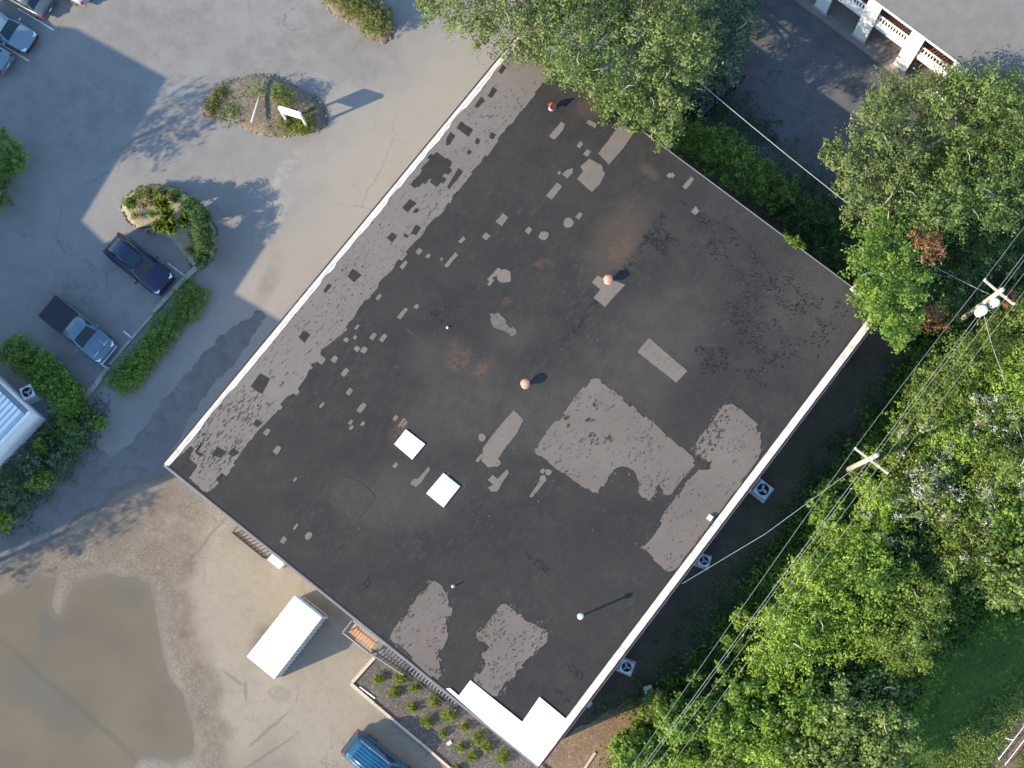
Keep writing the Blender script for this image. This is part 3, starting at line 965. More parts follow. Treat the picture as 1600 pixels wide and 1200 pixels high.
# bare and pale patches on the dark field
for pp in ([(877, 190), (883, 194), (880, 203), (866, 218), (858, 213)], [(920, 187), (933, 194), (930, 201), (916, 192)], [(971, 191), (992, 206), (982, 220), (974, 232), (952, 257), (935, 240)], [(907, 220), (911, 225), (906, 232), (901, 228)],
           [(918, 233), (924, 237), (918, 245), (911, 241)], [(921, 248), (940, 258), (945, 272), (938, 287), (925, 300), (919, 296), (902, 280), (911, 268), (907, 260)], [(885, 266), (895, 263), (895, 270), (886, 279), (878, 272)],
           [(870, 285), (878, 291), (862, 312), (853, 306)], [(1050, 269), (1055, 274), (1051, 279), (1045, 275)], [(1080, 276), (1085, 280), (1072, 296), (1066, 292)], [(1087, 322), (1093, 330), (1086, 336), (1080, 331)],
           [(934, 430), (944, 436), (955, 436), (977, 445), (945, 480), (928, 465), (938, 452), (925, 441)], [(1014, 528), (1021, 534), (1074, 580), (1057, 598), (996, 550)], [(786, 333), (795, 340), (784, 354), (774, 346)],
           [(759, 363), (767, 369), (759, 376), (753, 370)], [(724, 369), (728, 374), (720, 381), (716, 377)], [(711, 394), (716, 398), (699, 418), (694, 415)], [(803, 641), (818, 656), (806, 680), (793, 695), (770, 730), (762, 730), (752, 720), (755, 700), (775, 672)],
           [(793, 733), (795, 740), (786, 752), (777, 768), (768, 768), (763, 762), (771, 757), (762, 750), (770, 742), (777, 748)], [(670, 729), (672, 734), (656, 756), (650, 761), (641, 756), (646, 748), (653, 748), (662, 738)],
           [(851, 742), (854, 750), (832, 777), (827, 776), (843, 752), (844, 744)], [(700, 738), (702, 741), (700, 745), (696, 743)]):
    patch(pp, M_LIGHT2, 0, 0.018, 0.12, False)
for b in (blob(889, 348, 8), blob(850, 368, 8.5, 6.5), blob(788, 432, 11, 11), blob(776, 723, 6), blob(753, 684, 6, 6), blob(482, 837, 7, 5, -0.9), blob(463, 612, 5), blob(857, 738, 5.0)):
    patch(b, M_LIGHT2, 0, 0.01, 0.12)
for q in ((826, 360, 10, 8), (905, 337, 11, 7), (767, 434, 12, 5), (776, 425, 15, 6), (767, 441, 12, 5), (629, 490, 20, 6), (631, 414, 14, 6), (655, 393, 10, 7), (669, 400, 7, 6), (651, 479, 7, 6), (592, 464, 10, 5), (541, 531, 7, 7), (555, 527, 6, 5), (583, 526, 11, 7),
          (599, 528, 14, 7), (558, 545, 8, 8), (569, 547, 10, 8), (502, 562, 12, 11), (523, 561, 11, 8), (539, 582, 14, 7), (558, 511, 9, 4), (546, 612, 11, 7), (503, 633, 10, 4), (565, 637, 17, 8), (548, 660, 8, 5), (549, 668, 8, 5), (567, 662, 8, 5), (618, 653, 9, 6),
          (628, 660, 16, 4), (632, 663, 12, 4), (618, 727, 9, 6), (417, 675, 11, 7), (433, 703, 13, 8), (461, 749, 8, 4), (462, 823, 11, 4), (443, 844, 11, 7), (749, 716, 15, 5), (848, 736, 8, 6), (1046, 274, 7, 6), (770, 683, 22, 4), (690, 405, 5, 3), (874, 270, 6, 4)):
    patch(slip(*q), M_LIGHT2, 0, 0.0)

# large pale sheets
patch([(922, 593), (935, 592), (965, 617), (1000, 645), (1040, 678), (1087, 720), (1075, 740), (1050, 772), (1036, 772), (1030, 755), (1024, 772), (1015, 783), (1000, 772), (996, 748), (985, 733), (968, 730), (950, 745), (935, 770), (925, 770), (880, 738), (835, 705), (850, 680), (885, 642)],
      M_LIGHT, 0, 0.10, 0.2, True, 'roof_sheet')
patch([(1130, 634), (1145, 631), (1160, 640), (1182, 660), (1190, 690), (1185, 712), (1176, 735), (1150, 775), (1115, 815), (1085, 852), (1060, 885), (1045, 893), (1025, 878), (1003, 856), (1022, 835), (1040, 800), (1062, 770), (1080, 745), (1092, 733), (1110, 732), (1112, 722), (1097, 715), (1083, 706), (1100, 675)],
      M_LIGHT, 0, 0.10, 0.2, True, 'roof_sheet')
patch([(672, 910), (685, 912), (700, 935), (706, 955), (697, 970), (699, 995), (686, 1020), (692, 1055), (684, 1063), (655, 1040), (628, 1012), (610, 997), (622, 975), (640, 950)], M_LIGHT, 0, 0.12, 0.2, True, 'roof_sheet')
patch([(790, 943), (805, 955), (818, 965), (838, 975), (857, 988), (855, 1003), (835, 1022), (812, 1045), (798, 1060), (776, 1088), (757, 1078), (740, 1062), (757, 1037), (752, 1022), (765, 1012), (745, 992), (768, 962)], M_LIGHT, 0, 0.14, 0.2, True, 'roof_sheet')
patch([(540, 745), (562, 752), (587, 775), (560, 810), (542, 795), (518, 770)], plain('faded_tar', (0.046, 0.042, 0.038), 0.92, 0, 0.2, 2, 0.2), 0, 0.05, 0.2, True)
patch([(765, 490), (778, 489), (808, 520), (800, 525), (772, 512)], plain('pale_smear', (0.115, 0.102, 0.09), 0.92, 0, 0.35, 4, 0.2), 0, 0.09, 0.15, True)
# new white membrane at the south corner
bm = bmesh.new(); add_prism(bm, px_poly([(697, 1076), (703, 1075), (717, 1087), (735, 1063), (776, 1096), (816, 1128), (843, 1089), (884, 1123), (841, 1197), (770, 1140)], RZ + 0.05), RZ + 0.052, RZ + 0.085); bpart('white_membrane', bm, M_MEMB)


# roof lights: two white hatches
def hatch(pp, m, top, dome):
    pts = px_poly(pp, RZ + 0.08)
    c = sum(pts, Vector()) / 4
    bm = bmesh.new(); add_prism(bm, [c.lerp(p, 0.97) for p in pts], RZ + 0.003, RZ + 0.06)
    cu = bpart('skylight', bm, M_MEMB)
    bm = bmesh.new(); add_prism(bm, pts, RZ + 0.061, RZ + 0.09)
    if dome:
        bm2 = bmesh.new()
        n = 8
        A, B, C, D = pts
        g = [[bm2.verts.new((A.lerp(B, i / n)).lerp(D.lerp(C, i / n), j / n) * 1.0 + Vector((0, 0, 0.02 + 0.10 * math.sin(math.pi * i / n) ** 0.6 * math.sin(math.pi * j / n) ** 0.6))) for j in range(n + 1)] for i in range(n + 1)]
        for i in range(n):
            for j in range(n): bm2.faces.new((g[i][j], g[i][j + 1], g[i + 1][j + 1], g[i + 1][j]))
        bmesh.ops.recalc_face_normals(bm2, faces=bm2.faces)
        bpart('dome', bm2, top, True, cu)
    bpart('lid', bm, m, False, cu)


M_DOME = plain('grayed_acrylic', (0.62, 0.64, 0.62), 0.35, 0, 0.1, 1.5)
hatch([(634, 671), (664, 694), (644, 718), (616, 694)], M_MEMB, None, False)
hatch([(693, 739), (719, 760), (693, 793), (666, 771)], M_MEMB, M_DOME, True)

M_TERRA = plain('pink_vent_paint', (0.62, 0.27, 0.18), 0.5, 0.1, 0.15, 5)
M_GALV = plain('galvanised', (0.55, 0.54, 0.52), 0.4, 0.4, 0.15, 6)
M_WHITEP = plain('white_pvc', (0.80, 0.79, 0.75), 0.5, 0, 0.06, 4)


def roof_item(name, x, y, prof, m, seg=20, z=RZ):
    c = P(x, y, z)
    bm = bmesh.new(); add_lathe(bm, c, prof, seg); bmesh.ops.recalc_face_normals(bm, faces=bm.faces)
    return bpart(name, bm, m, True)


def turbine(x, y):
    base = roof_item('roof_vent', x, y, [(0.28, 0.002), (0.2, 0.03), (0.15, 0.1), (0.15, 0.34)], M_GALV)
    c = P(x, y, RZ)
    bm = bmesh.new()
    add_lathe(bm, c, [(0.15, 0.34), (0.24, 0.40), (0.29, 0.50), (0.27, 0.60), (0.18, 0.68), (0.05, 0.72)], 20)
    bmesh.ops.recalc_face_normals(bm, faces=bm.faces)
    bpart('cap', bm, M_TERRA, True, base)
    bm = bmesh.new()
    for k in range(16):
        a = 2 * math.pi * k / 16
        pts = [c + Vector(((r + 0.012) * math.cos(a + s), (r + 0.012) * math.sin(a + s), z)) for r, z, s in ((0.16, 0.36, 0), (0.25, 0.42, 0.1), (0.29, 0.5, 0.2), (0.27, 0.6, 0.3), (0.17, 0.69, 0.4))]
        add_tube(bm, pts, 0.012, 4)
    bpart('fin', bm, M_TERRA, False, base)['kind'] = 'stuff'


turbine(950, 439)
turbine(821, 601)
# the tall white stack with its cap, and small pipes
st = roof_item('vent_pipe', 907, 963, [(0.20, 0.002), (0.09, 0.06), (0.065, 0.1), (0.065, 1.62)], M_WHITEP)
o = roof_item('cap', 907, 963, [(0.06, 1.60), (0.15, 1.63), (0.15, 1.72), (0.10, 1.78), (0.02, 1.82)], M_WHITEP); o.parent = st; o.matrix_parent_inverse = Matrix.Identity(4)
roof_item('vent_pipe', 708, 916, [(0.12, 0.002), (0.05, 0.04), (0.05, 0.36), (0.035, 0.37)], M_GALV)
roof_item('vent_pipe', 699, 512, [(0.08, 0.002), (0.05, 0.03), (0.05, 0.16), (0.03, 0.17)], M_WHITEP)
b = P(1109, 809, RZ)
bm = bmesh.new(); add_box(bm, b + Vector((0, 0, 0.13)), (0.3, 0.3, 0.25), BANG, 0, 0, 0.02); bpart('vent_box', bm, M_WHITEP)
# rusty tipped vent cowl near the north end
b = P(862, 169, RZ)
bm = bmesh.new(); add_lathe(bm, b, [(0.22, 0.002), (0.14, 0.05), (0.12, 0.4)], 14); bmesh.ops.recalc_face_normals(bm, faces=bm.faces); v0 = bpart('roof_vent', bm, M_GALV, True)
bm = bmesh.new()
add_tube(bm, [b + Vector((-0.06, 0.1, 0.34)), b + Vector((0.0, 0.03, 0.5)), b + Vector((0.12, -0.1, 0.62))], [0.14, 0.2, 0.26], 10)
bmesh.ops.recalc_face_normals(bm, faces=bm.faces)
o = bpart('cowl', bm, plain('rusty_red_metal', (0.33, 0.07, 0.04), 0.6, 0.1, 0.3, 6), False, v0)
# litter on the roof
tag(mesh_obj('roof_debris', (lambda bm: [add_box(bm, P(random.choice((random.uniform(600, 1200), random.uniform(500, 900))), random.uniform(450, 850), RZ) + Vector((0, 0, 0.013)), (random.uniform(0.03, 0.13), random.uniform(0.02, 0.05), 0.02), random.uniform(0, 3)) for _ in range(46)] and bm)(bmesh.new()), M_LIGHT2), 'scattered pale scraps lying on the dark roof', 'debris', None, 'stuff')


def flakes(name, poly, n, m, z, ln=(0.08, 0.32), wd=(0.02, 0.06), ang=BANG, spread=0.25, clump=0.6, thresh=0.5, edge=None, seed=1, inside=True):
    """many small flat chips on the roof: lifted coating or bared felt, one part"""
    r = np.random.default_rng(seed)
    pts = [tuple(p)[:2] for p in px_poly(poly, RZ)]
    a = np.array(pts)
    x0, y0 = a.min(0) - 0.4; x1, y1 = a.max(0) + 0.4
    X = r.uniform(x0, x1, n * 12); Y = r.uniform(y0, y1, n * 12)
    s = sdist(pts, X, Y)
    k = (s > 0) if inside else (s < 0)
    if edge is not None: k &= np.abs(s) < np.abs(r.normal(0, edge, len(X)))
    k &= vnoise(X, Y, clump, 3, seed) > thresh
    X, Y = X[k][:n], Y[k][:n]
    bm = bmesh.new()
    for x, y in zip(X, Y):
        L_ = r.uniform(*ln) * r.uniform(0.4, 1); w = r.uniform(*wd)
        t = ang + r.normal(0, spread)
        c_, s_ = math.cos(t), math.sin(t)
        zz = RZ + z + r.uniform(0, 0.004)
        v = []
        for u, q in ((-1, -0.6), (-0.3, -1), (0.9, -0.7), (1, 0.5), (0.2, 1), (-0.8, 0.8)):
            u *= L_ / 2 * r.uniform(0.7, 1.2); q *= w / 2 * r.uniform(0.6, 1.4)
            v.append(bm.verts.new((x + u * c_ - q * s_, y + u * s_ + q * c_, zz)))
        bm.faces.new(v)
    bmesh.ops.recalc_face_normals(bm, faces=bm.faces)
    for f in bm.faces:
        if f.normal.z < 0: f.normal_flip()
    o = bpart(name, bm, m)
    o['kind'] = 'stuff'
    return o


M_CHIP = plain('lifted_tar', (0.023, 0.0215, 0.021), 0.9, 0, 0.25, 5, 0.2)
M_CHIP2 = plain('bared_felt', (0.042, 0.038, 0.035), 0.9, 0, 0.35, 5, 0.2)
M_BLUECHIP = plain('black_bitumen', (0.0125, 0.0130, 0.0175), 0.8, 0, 0.3, 5, 0.2)
STRIP = [(806, 72), (866, 106), (802, 192), (752, 256), (690, 335), (620, 411), (552, 500), (500, 556), (455, 618), (386, 691), (325, 768), (264, 719), (430, 519), (620, 290)]
SH1 = [(922, 593), (935, 592), (1000, 645), (1087, 720), (1050, 772), (1030, 755), (1015, 783), (996, 748), (968, 730), (935, 770), (880, 738), (835, 705), (885, 642)]
SH2 = [(1130, 634), (1160, 640), (1190, 690), (1176, 735), (1115, 815), (1045, 893), (1003, 856), (1062, 770), (1092, 733), (1112, 722), (1083, 706)]
SH3 = [(672, 910), (700, 935), (706, 955), (697, 970), (686, 1020), (692, 1055), (655, 1040), (610, 997), (640, 950)]
SH4 = [(790, 943), (838, 975), (857, 988), (835, 1022), (776, 1088), (740, 1062), (757, 1037), (745, 992)]
flakes('tar_fleck', STRIP, 330, M_CHIP2, 0.025, (0.06, 0.24), (0.02, 0.06), clump=2.0, thresh=0.56, seed=3)
flakes('tar_fleck', STRIP, 130, M_CHIP2, 0.025, (0.08, 0.35), (0.03, 0.08), edge=0.16, thresh=0.45, seed=4)
flakes('tar_fleck', [(450, 560), (500, 530), (330, 765), (264, 719), (330, 640)], 260, M_CHIP2, 0.025, (0.15, 0.6), (0.02, 0.06), spread=0.12, clump=1.6, thresh=0.45, seed=5)
for k, shp in enumerate((SH1, SH2, SH3, SH4)):
    flakes('tar_fleck', shp, (120, 50, 50, 190)[k], M_CHIP2, 0.025, (0.08, 0.28), (0.025, 0.07), clump=1.2, thresh=0.6 if k < 3 else 0.52, seed=20 + k)
    flakes('tar_fleck', shp, 120, M_CHIP2, 0.025, (0.08, 0.32), (0.03, 0.08), edge=0.15, thresh=0.4, seed=30 + k)
    flakes('coating_fleck', shp, 110, M_LIGHT, 0.004, (0.08, 0.3), (0.02, 0.07), edge=0.15, thresh=0.4, seed=40 + k, inside=False)
flakes('tar_fleck', [(1110, 665), (1135, 640), (1150, 645), (1095, 735), (1083, 706)], 90, M_CHIP2, 0.025, (0.15, 0.4), (0.04, 0.1), spread=0.5, thresh=0.3, seed=61)
flakes('tar_fleck', [(880, 650), (930, 630), (960, 690), (900, 700)], 70, M_CHIP2, 0.025, (0.1, 0.4), (0.04, 0.1), clump=0.9, thresh=0.5, seed=62)
# bitumen streaks on the dark field
for k, (pp, n, th, sp) in enumerate((([(1085, 330), (1330, 480), (1240, 620), (1080, 570), (1150, 430)], 900, 0.57, 0.35), ([(1180, 400), (1290, 470), (1220, 560), (1130, 520)], 420, 0.52, 0.25), ([(1085, 540), (1140, 545), (1135, 585), (1095, 585)], 230, 0.42, 0.4),
                                     ([(1022, 345), (1062, 378), (1040, 403), (1004, 372)], 240, 0.35, 0.12), ([(1035, 330), (1045, 340), (985, 418), (972, 432), (968, 425), (1000, 380)], 150, 0.25, 0.25), ([(928, 468), (935, 475), (880, 545), (872, 540)], 60, 0.45, 0.25),
                                     ([(1040, 300), (1170, 370), (1120, 410), (1050, 340)], 200, 0.58, 0.4), ([(575, 900), (590, 895), (575, 922), (562, 925)], 34, 0.3, 0.3), ([(820, 862), (865, 885), (855, 895), (815, 872)], 60, 0.4, 2.0), ([(690, 460), (720, 480), (690, 505), (672, 490)], 70, 0.5, 0.5),
                                     ([(890, 1035), (915, 1055), (905, 1065), (885, 1045)], 34, 0.35, 2.0), ([(865, 1070), (895, 1095), (888, 1100), (862, 1078)], 30, 0.35, 2.0))):
    flakes('bitumen_streak', pp, int(n * 0.8), M_BLUECHIP, 0.006, (0.06, 0.34), (0.015, 0.075), BANG - (0.0 if k in (4, 5) else 1.2 if k == 3 else 0.9), sp + 0.25, 1.0, th, seed=70 + k)
flakes('bitumen_streak', [(300, 700), (860, 100), (1370, 480), (850, 1150)], 500, M_CHIP, 0.004, (0.05, 0.25), (0.02, 0.06), spread=0.6, clump=3.0, thresh=0.53, seed=90)


# ------------------------------------------------------------------ building with balcony, top right
M_WROOF = plain('gray_shingle', (0.142, 0.139, 0.135), 0.9, 0, 0.12, 1.5, 0.2)
M_WHITE = plain('white_paint', (0.82, 0.80, 0.74), 0.5, 0, 0.05, 1.5)
M_BROWN = plain('brown_siding', (0.16, 0.09, 0.06), 0.7, 0, 0.25, 4)
M_SHADEWALL = plain('shaded_wall', (0.22, 0.19, 0.16), 0.85, 0, 0.2, 2)  # brown with shade put into its colour
EV = 5.6
a0 = P(1533, 124, EV); a1 = P(1365, 0, EV)
e1 = (a1 - a0); e1.z = 0; e1.normalize()                # along the front, to the upper left
e2 = Vector((-e1.y, e1.x, 0))
if e2.y < 0: e2 = -e2                                   # away from the yard
FB = Vector((a0.x, a0.y, 0))
nb = empty('building', FB, math.atan2(e1.y, e1.x), 'white balcony building with gray shingle roof and square columns at the top right', 'building')


def fp(s, d, z): return FB + e1 * s + e2 * d + Vector((0, 0, z))


def fbox(bm, s0, s1, d0, d1, z0, z1):
    return add_prism(bm, [fp(s0, d0, 0), fp(s1, d0, 0), fp(s1, d1, 0), fp(s0, d1, 0)], z0, z1)


def fpart(name, boxes, m, parent=None):
    bm = bmesh.new()
    for b in boxes: fbox(bm, *b)
    return spart(nb, name, bm, m, False, parent)


rf = bmesh.new()
v = [rf.verts.new(fp(s, d, z)) for s, d, z in ((-9, 0.02, EV), (26, 0.02, EV), (26, 7, EV + 1.3), (-9, 7, EV + 1.3), (26, 14.2, EV), (-9, 14.2, EV))]
rf.faces.new((v[0], v[1], v[2], v[3])); rf.faces.new((v[3], v[2], v[4], v[5])); rf.faces.new((v[0], v[3], v[5])); rf.faces.new((v[1], v[4], v[2])); rf.faces.new((v[0], v[5], v[4], v[1]))
bmesh.ops.recalc_face_normals(rf, faces=rf.faces)
spart(nb, 'roof', rf, M_WROOF)
fpart('eave', [(-9, 26, -0.06, 0.018, EV - 0.12, EV + 0.03)], M_WHITE)
fpart('wall', [(-8.8, 26, 1.7, 14, -0.1, EV - 0.15)], M_BROWN)
fpart('wall', [(-8.8, -0.003, 0.1, 1.697, -0.1, EV - 0.15)], M_SHADEWALL)
fpart('ceiling', [(0.0, 26, 0.36, 1.695, EV - 0.24, EV - 0.16)], M_WHITE)
fpart('wall', [(0.0, 0.2, 0.37, 1.69, -0.1, EV - 0.25)], M_WHITE)
fpart('balcony_floor', [(0.205, 26, 0.3, 1.69, 2.9, 3.1)], M_BROWN)  # floor coloured brown to give the dark shade behind the balusters
fpart('beam', [(0.0, 26, 0.04, 0.29, 2.35, 2.85)], M_WHITE)
fpart('beam', [(0.0, 26, -0.04, 0.29, 2.86, 3.12)], M_WHITE)
for k in range(14):                                     # siding boards on the upper wall
    z = 3.2 + k * 0.16
    fpart('siding_board', [(0.25, 26, 1.66, 1.697, z, z + 0.135)], M_BROWN)
px_cols = [(1505, 133), (1412, 98), (1350, 50), (1288, 8)]
scol = []
for (x, y) in px_cols:
    q = P(x, y, 0) - FB
    scol.append(q.dot(e1))
step = (scol[3] - scol[1]) / 2
s_list = [scol[1] - step, scol[1], scol[2], scol[3], scol[3] + step, scol[3] + 2 * step]
for s in s_list:
    fpart('column', [(s - 0.50, s + 0.50, -0.26, -0.065, -0.02, EV + 0.02)], M_WHITE)
    fpart('plinth', [(s - 0.62, s + 0.62, -0.42, -0.245, -0.02, 0.22)], plain('pale_concrete', (0.30, 0.28, 0.25), 0.9, 0, 0.2, 3))
for i in range(len(s_list) - 1):
    A, B = s_list[i] + 0.5, s_list[i + 1] - 0.5
    rl = fpart('railing', [(A, B, 0.05, 0.15, 4.07, 4.15), (A, B, 0.07, 0.15, 3.22, 3.30)], M_WHITE)
    k = int((B - A) / 0.22)
    for j in range(k):
        s = A + (j + 0.5) * (B - A) / k
        fpart('baluster', [(s - 0.05, s + 0.05, 0.08, 0.14, 3.305, 4.045)], M_WHITE, rl)
fpart('plinth', [(0, 26, -0.75, 1.69, -0.02, 0.06)], M_SHADEWALL)

# ------------------------------------------------------------------ low white metal building, left edge
M_RIBROOF = plain('white_metal_roof', (0.84, 0.83, 0.80), 0.4, 0.1, 0.06, 2)
M_LAV = plain('white_metal_wall', (0.84, 0.84, 0.86), 0.5, 0, 0.04, 1)
LZ = 3.1
l0 = P(46, 646, LZ); l1 = P(-2, 697, LZ); l2 = P(-2, 604, LZ)
f1 = (l1 - l0).normalized(); f2 = Vector((f1.y, -f1.x, 0))
if f2.dot(l2 - l0) < 0: f2 = -f2
LB = Vector((l0.x, l0.y, 0))
lb = empty('building', LB, 0, 'low building with ribbed white metal roof at the left edge beside the clipped hedge', 'building')


def lp(a, b): return LB + f1 * a + f2 * b


def lbox(bm, a0_, a1_, b0, b1, z0, z1): return add_prism(bm, [lp(a0_, b0), lp(a1_, b0), lp(a1_, b1), lp(a0_, b1)], z0, z1)


bm = bmesh.new(); lbox(bm, 0.0, 11, 0.0, 8, -0.1, LZ - 0.2); spart(lb, 'wall', bm, M_LAV)
bm = bmesh.new(); lbox(bm, 0.25, 11, 0.25, 8, LZ - 0.199, LZ - 0.06); spart(lb, 'roof', bm, plain('gray_roof_groove', (0.55, 0.55, 0.54), 0.5, 0.1, 0.15, 2))
bm = bmesh.new(); lbox(bm, -0.06, 11, -0.06, 0.16, LZ - 0.198, LZ + 0.06); spart(lb, 'roof_trim', bm, M_RIBROOF)
bm = bmesh.new(); lbox(bm, -0.06, 0.16, 0.162, 8, LZ - 0.198, LZ + 0.06); spart(lb, 'roof_trim', bm, M_EDGE)
for k in range(18):
    b = 0.5 + k * 0.36
    bm = bmesh.new(); lbox(bm, 0.25, 11, b, b + 0.22, LZ - 0.058, LZ + 0.02); spart(lb, 'roof_rib', bm, M_RIBROOF)

# ------------------------------------------------------------------ tall building beyond the left edge (its shadow lies over the lot)
TZ = 13.0


def caster(px, py):
    p = P(px, py, 0)
    k = TZ / -LD.z
    return Vector((p.x - LD.x * k, p.y - LD.y * k, 0))


shade = [(119, 44), (262, 122), (128, 345), (256, 466), (303, 395), (300, 322), (416, 383), (367, 457), (440, 502), (312, 730)]
pts = [caster(*q) for q in shade]
pts += [caster(60, 800), pts[0] + Vector((-22, -30, 0)), pts[0] + Vector((-16, 2, 0))]
tb = empty('building', sum(pts, Vector()) / len(pts), 0, 'tall block past the left edge whose stepped shadow falls across the parking lot', 'building')
bm = bmesh.new(); add_prism(bm, pts, -0.1, TZ - 0.301); spart(tb, 'wall', bm, M_BWALL)
bm = bmesh.new(); add_prism(bm, pts, TZ - 0.3, TZ); spart(tb, 'roof', bm, M_WROOF)

# ------------------------------------------------------------------ wall frame of the south west side
WU = (cS - cW).normalized(); WNn = Vector((WU.y, -WU.x, 0))
if WNn.dot(Vector((ctr.x, ctr.y, 0)) - Vector((cW.x, cW.y, 0))) > 0: WNn = -WNn
W0 = Vector((cW.x, cW.y, 0))


def wp(s, d, z=0.0): return W0 + WU * (s - 0.80) + WNn * (d + 0.17) + Vector((0, 0, z))


WANG = math.atan2(WU.y, WU.x)
M_PLANK = plain('orange_deck_board', (0.42, 0.235, 0.13), 0.7, 0, 0.2, 5)
M_TREAD = plain('gray_deck_board', (0.14, 0.14, 0.14), 0.8, 0, 0.2, 5)
M_RAIL = plain('weathered_rail', (0.19, 0.19, 0.195), 0.7, 0, 0.2, 5)
M_DKWOOD = plain('dark_stained_wood', (0.055, 0.05, 0.048), 0.8, 0, 0.25, 5)


def wbox(root, name, s0, s1, d0, d1, z0, z1, m, parent=None):
    bm = bmesh.new()
    add_prism(bm, [wp(s0, d0), wp(s1, d0), wp(s1, d1), wp(s0, d1)], z0, z1)
    return spart(root, name, bm, m, False, parent)


def wbar(root, name, a, b, t, m, parent=None):
    """square bar between two (s, d, z) places"""
    bm = bmesh.new()
    add_tube(bm, [wp(*a), wp(*b)], t * 0.707, 4)
    bmesh.ops.recalc_face_normals(bm, faces=bm.faces)
    return spart(root, name, bm, m, False, parent)


sc = empty('staircase', wp(18, 0.9), WANG, 'outdoor wooden staircase with orange top landing and dark baluster railing down the wall', 'staircase')
LZS = 3.0
for k in range(9):                                       # top landing
    s = 15.85 + k * 0.205
    wbox(sc, 'landing_plank', s, s + 0.165, 0.52, 1.18, LZS - 0.04, LZS, M_PLANK)
wbox(sc, 'landing_joist', 15.8, 17.72, 0.54, 0.60, LZS - 0.24, LZS - 0.045, M_DKWOOD)
wbox(sc, 'landing_joist', 15.8, 17.72, 1.10, 1.16, LZS - 0.24, LZS - 0.045, M_DKWOOD)
for k in range(10):                                      # upper flight
    s = 17.86 + k * 0.225
    z = LZS - 0.16 - k * 0.16
    wbox(sc, 'stair_tread', s, s + 0.165, 0.40, 1.08, z - 0.045, z, M_TREAD)
for d in (0.36, 1.12):
    wbar(sc, 'stringer', (17.75, d, LZS - 0.15), (20.2, d, 1.25), 0.09, M_DKWOOD)
for k in range(16):                                      # lower flight
    s = 20.25 + k * 0.235
    z = 1.30 - k * 0.073
    wbox(sc, 'stair_tread', s, s + 0.12, 0.30, 0.98 - k * 0.008, z - 0.04, z, M_RAIL)
for d in (0.34, 0.9):
    wbar(sc, 'stringer', (20.2, d, 1.2), (24.1, d, 0.04), 0.08, M_DKWOOD)
wbox(sc, 'stair_shade_plank', 20.05, 24.2, 0.2, 1.08, 0.12, 0.17, M_DKWOOD)  # dark plank added as the shade seen between the treads
for k in range(17):                                      # balusters along the lower flight
    s = 20.2 + k * 0.235
    z = 1.34 - k * 0.073
    wbar(sc, 'baluster', (s, 1.06, max(0.18, z - 0.2)), (s, 1.06, z + 0.55), 0.035, M_DKWOOD)
for k in range(9):
    s = 17.95 + k * 0.25
    z = LZS - 0.15 - k * 0.18
    wbar(sc, 'baluster', (s, 1.2, z - 0.1), (s, 1.2, z + 0.9), 0.035, M_DKWOOD)
for (s, d, z0, z1) in ((15.72, 1.32, 0, 4.0), (17.8, 1.3, 0, 4.0), (20.2, 1.2, 0, 2.3), (15.72, 0.4, 0, 4.0), (16.75, 0.36, LZS, 3.9), (17.8, 0.34, 0, 4.0), (20.2, 0.3, 0, 2.3), (24.15, 1.06, 0.17, 0.8)):
    wbar(sc, 'post', (s, d, z0), (s, d, z1), 0.085, M_RAIL)
for a, b in (((15.72, 0.4, 3.98), (15.72, 1.32, 3.98)), ((15.72, 1.32, 3.96), (17.8, 1.3, 3.96)), ((17.8, 1.26, 3.94), (20.2, 1.2, 2.3)), ((15.72, 0.34, 3.95), (17.8, 0.3, 3.95)), ((17.8, 0.28, 3.93), (20.2, 0.28, 2.28)), ((20.2, 0.26, 2.25), (24.15, 0.26, 1.0))):
    wbar(sc, 'handrail', a, b, 0.085, M_RAIL)
for a, b in (((20.2, 1.06, 1.88), (24.15, 1.06, 0.72)), ((15.72, 1.32, 3.4), (17.8, 1.3, 3.4))):
    wbar(sc, 'rail', a, b, 0.045, M_DKWOOD)

# low railing by the west end of the wall
rg = empty('railing', wp(6.7, 1.1), WANG, 'short dark baluster railing along the wall near its west corner', 'railing')
for k in range(9):
    s = 5.75 + k * 0.29
    wbar(rg, 'baluster', (s, 1.14, 0.03), (s, 1.14, 0.95), 0.075, M_DKWOOD)
wbar(rg, 'handrail', (5.55, 1.14, 0.98), (8.2, 1.14, 0.98), 0.09, M_DKWOOD)
wbar(rg, 'rail', (5.55, 1.14, 0.14), (8.2, 1.14, 0.14), 0.05, M_DKWOOD)
for s in (5.55, 8.2): wbar(rg, 'post', (s, 1.14, 0.02), (s, 1.14, 1.05), 0.08, M_DKWOOD)
wbar(rg, 'rail', (5.55, 0.2, 0.98), (5.55, 1.14, 0.98), 0.05, M_DKWOOD)
# white cabinet on the wall
cb = empty('utility_cabinet', wp(9.05, 0.7), WANG, 'white utility cabinet standing against the wall beside the short dark railing', 'cabinet')
wbox(cb, 'case', 8.62, 9.5, 0.28, 0.98, 0.02, 1.25, M_WHITEP)
wbox(cb, 'lid', 8.56, 9.56, 0.24, 1.04, 1.252, 1.30, M_WHITEP)
wbox(cb, 'door', 8.68, 9.44, 0.982, 1.01, 0.12, 1.18, M_WHITEP)
wbox(cb, 'hinge', 8.7, 8.76, 1.012, 1.03, 0.3, 1.0, M_BLACKM)

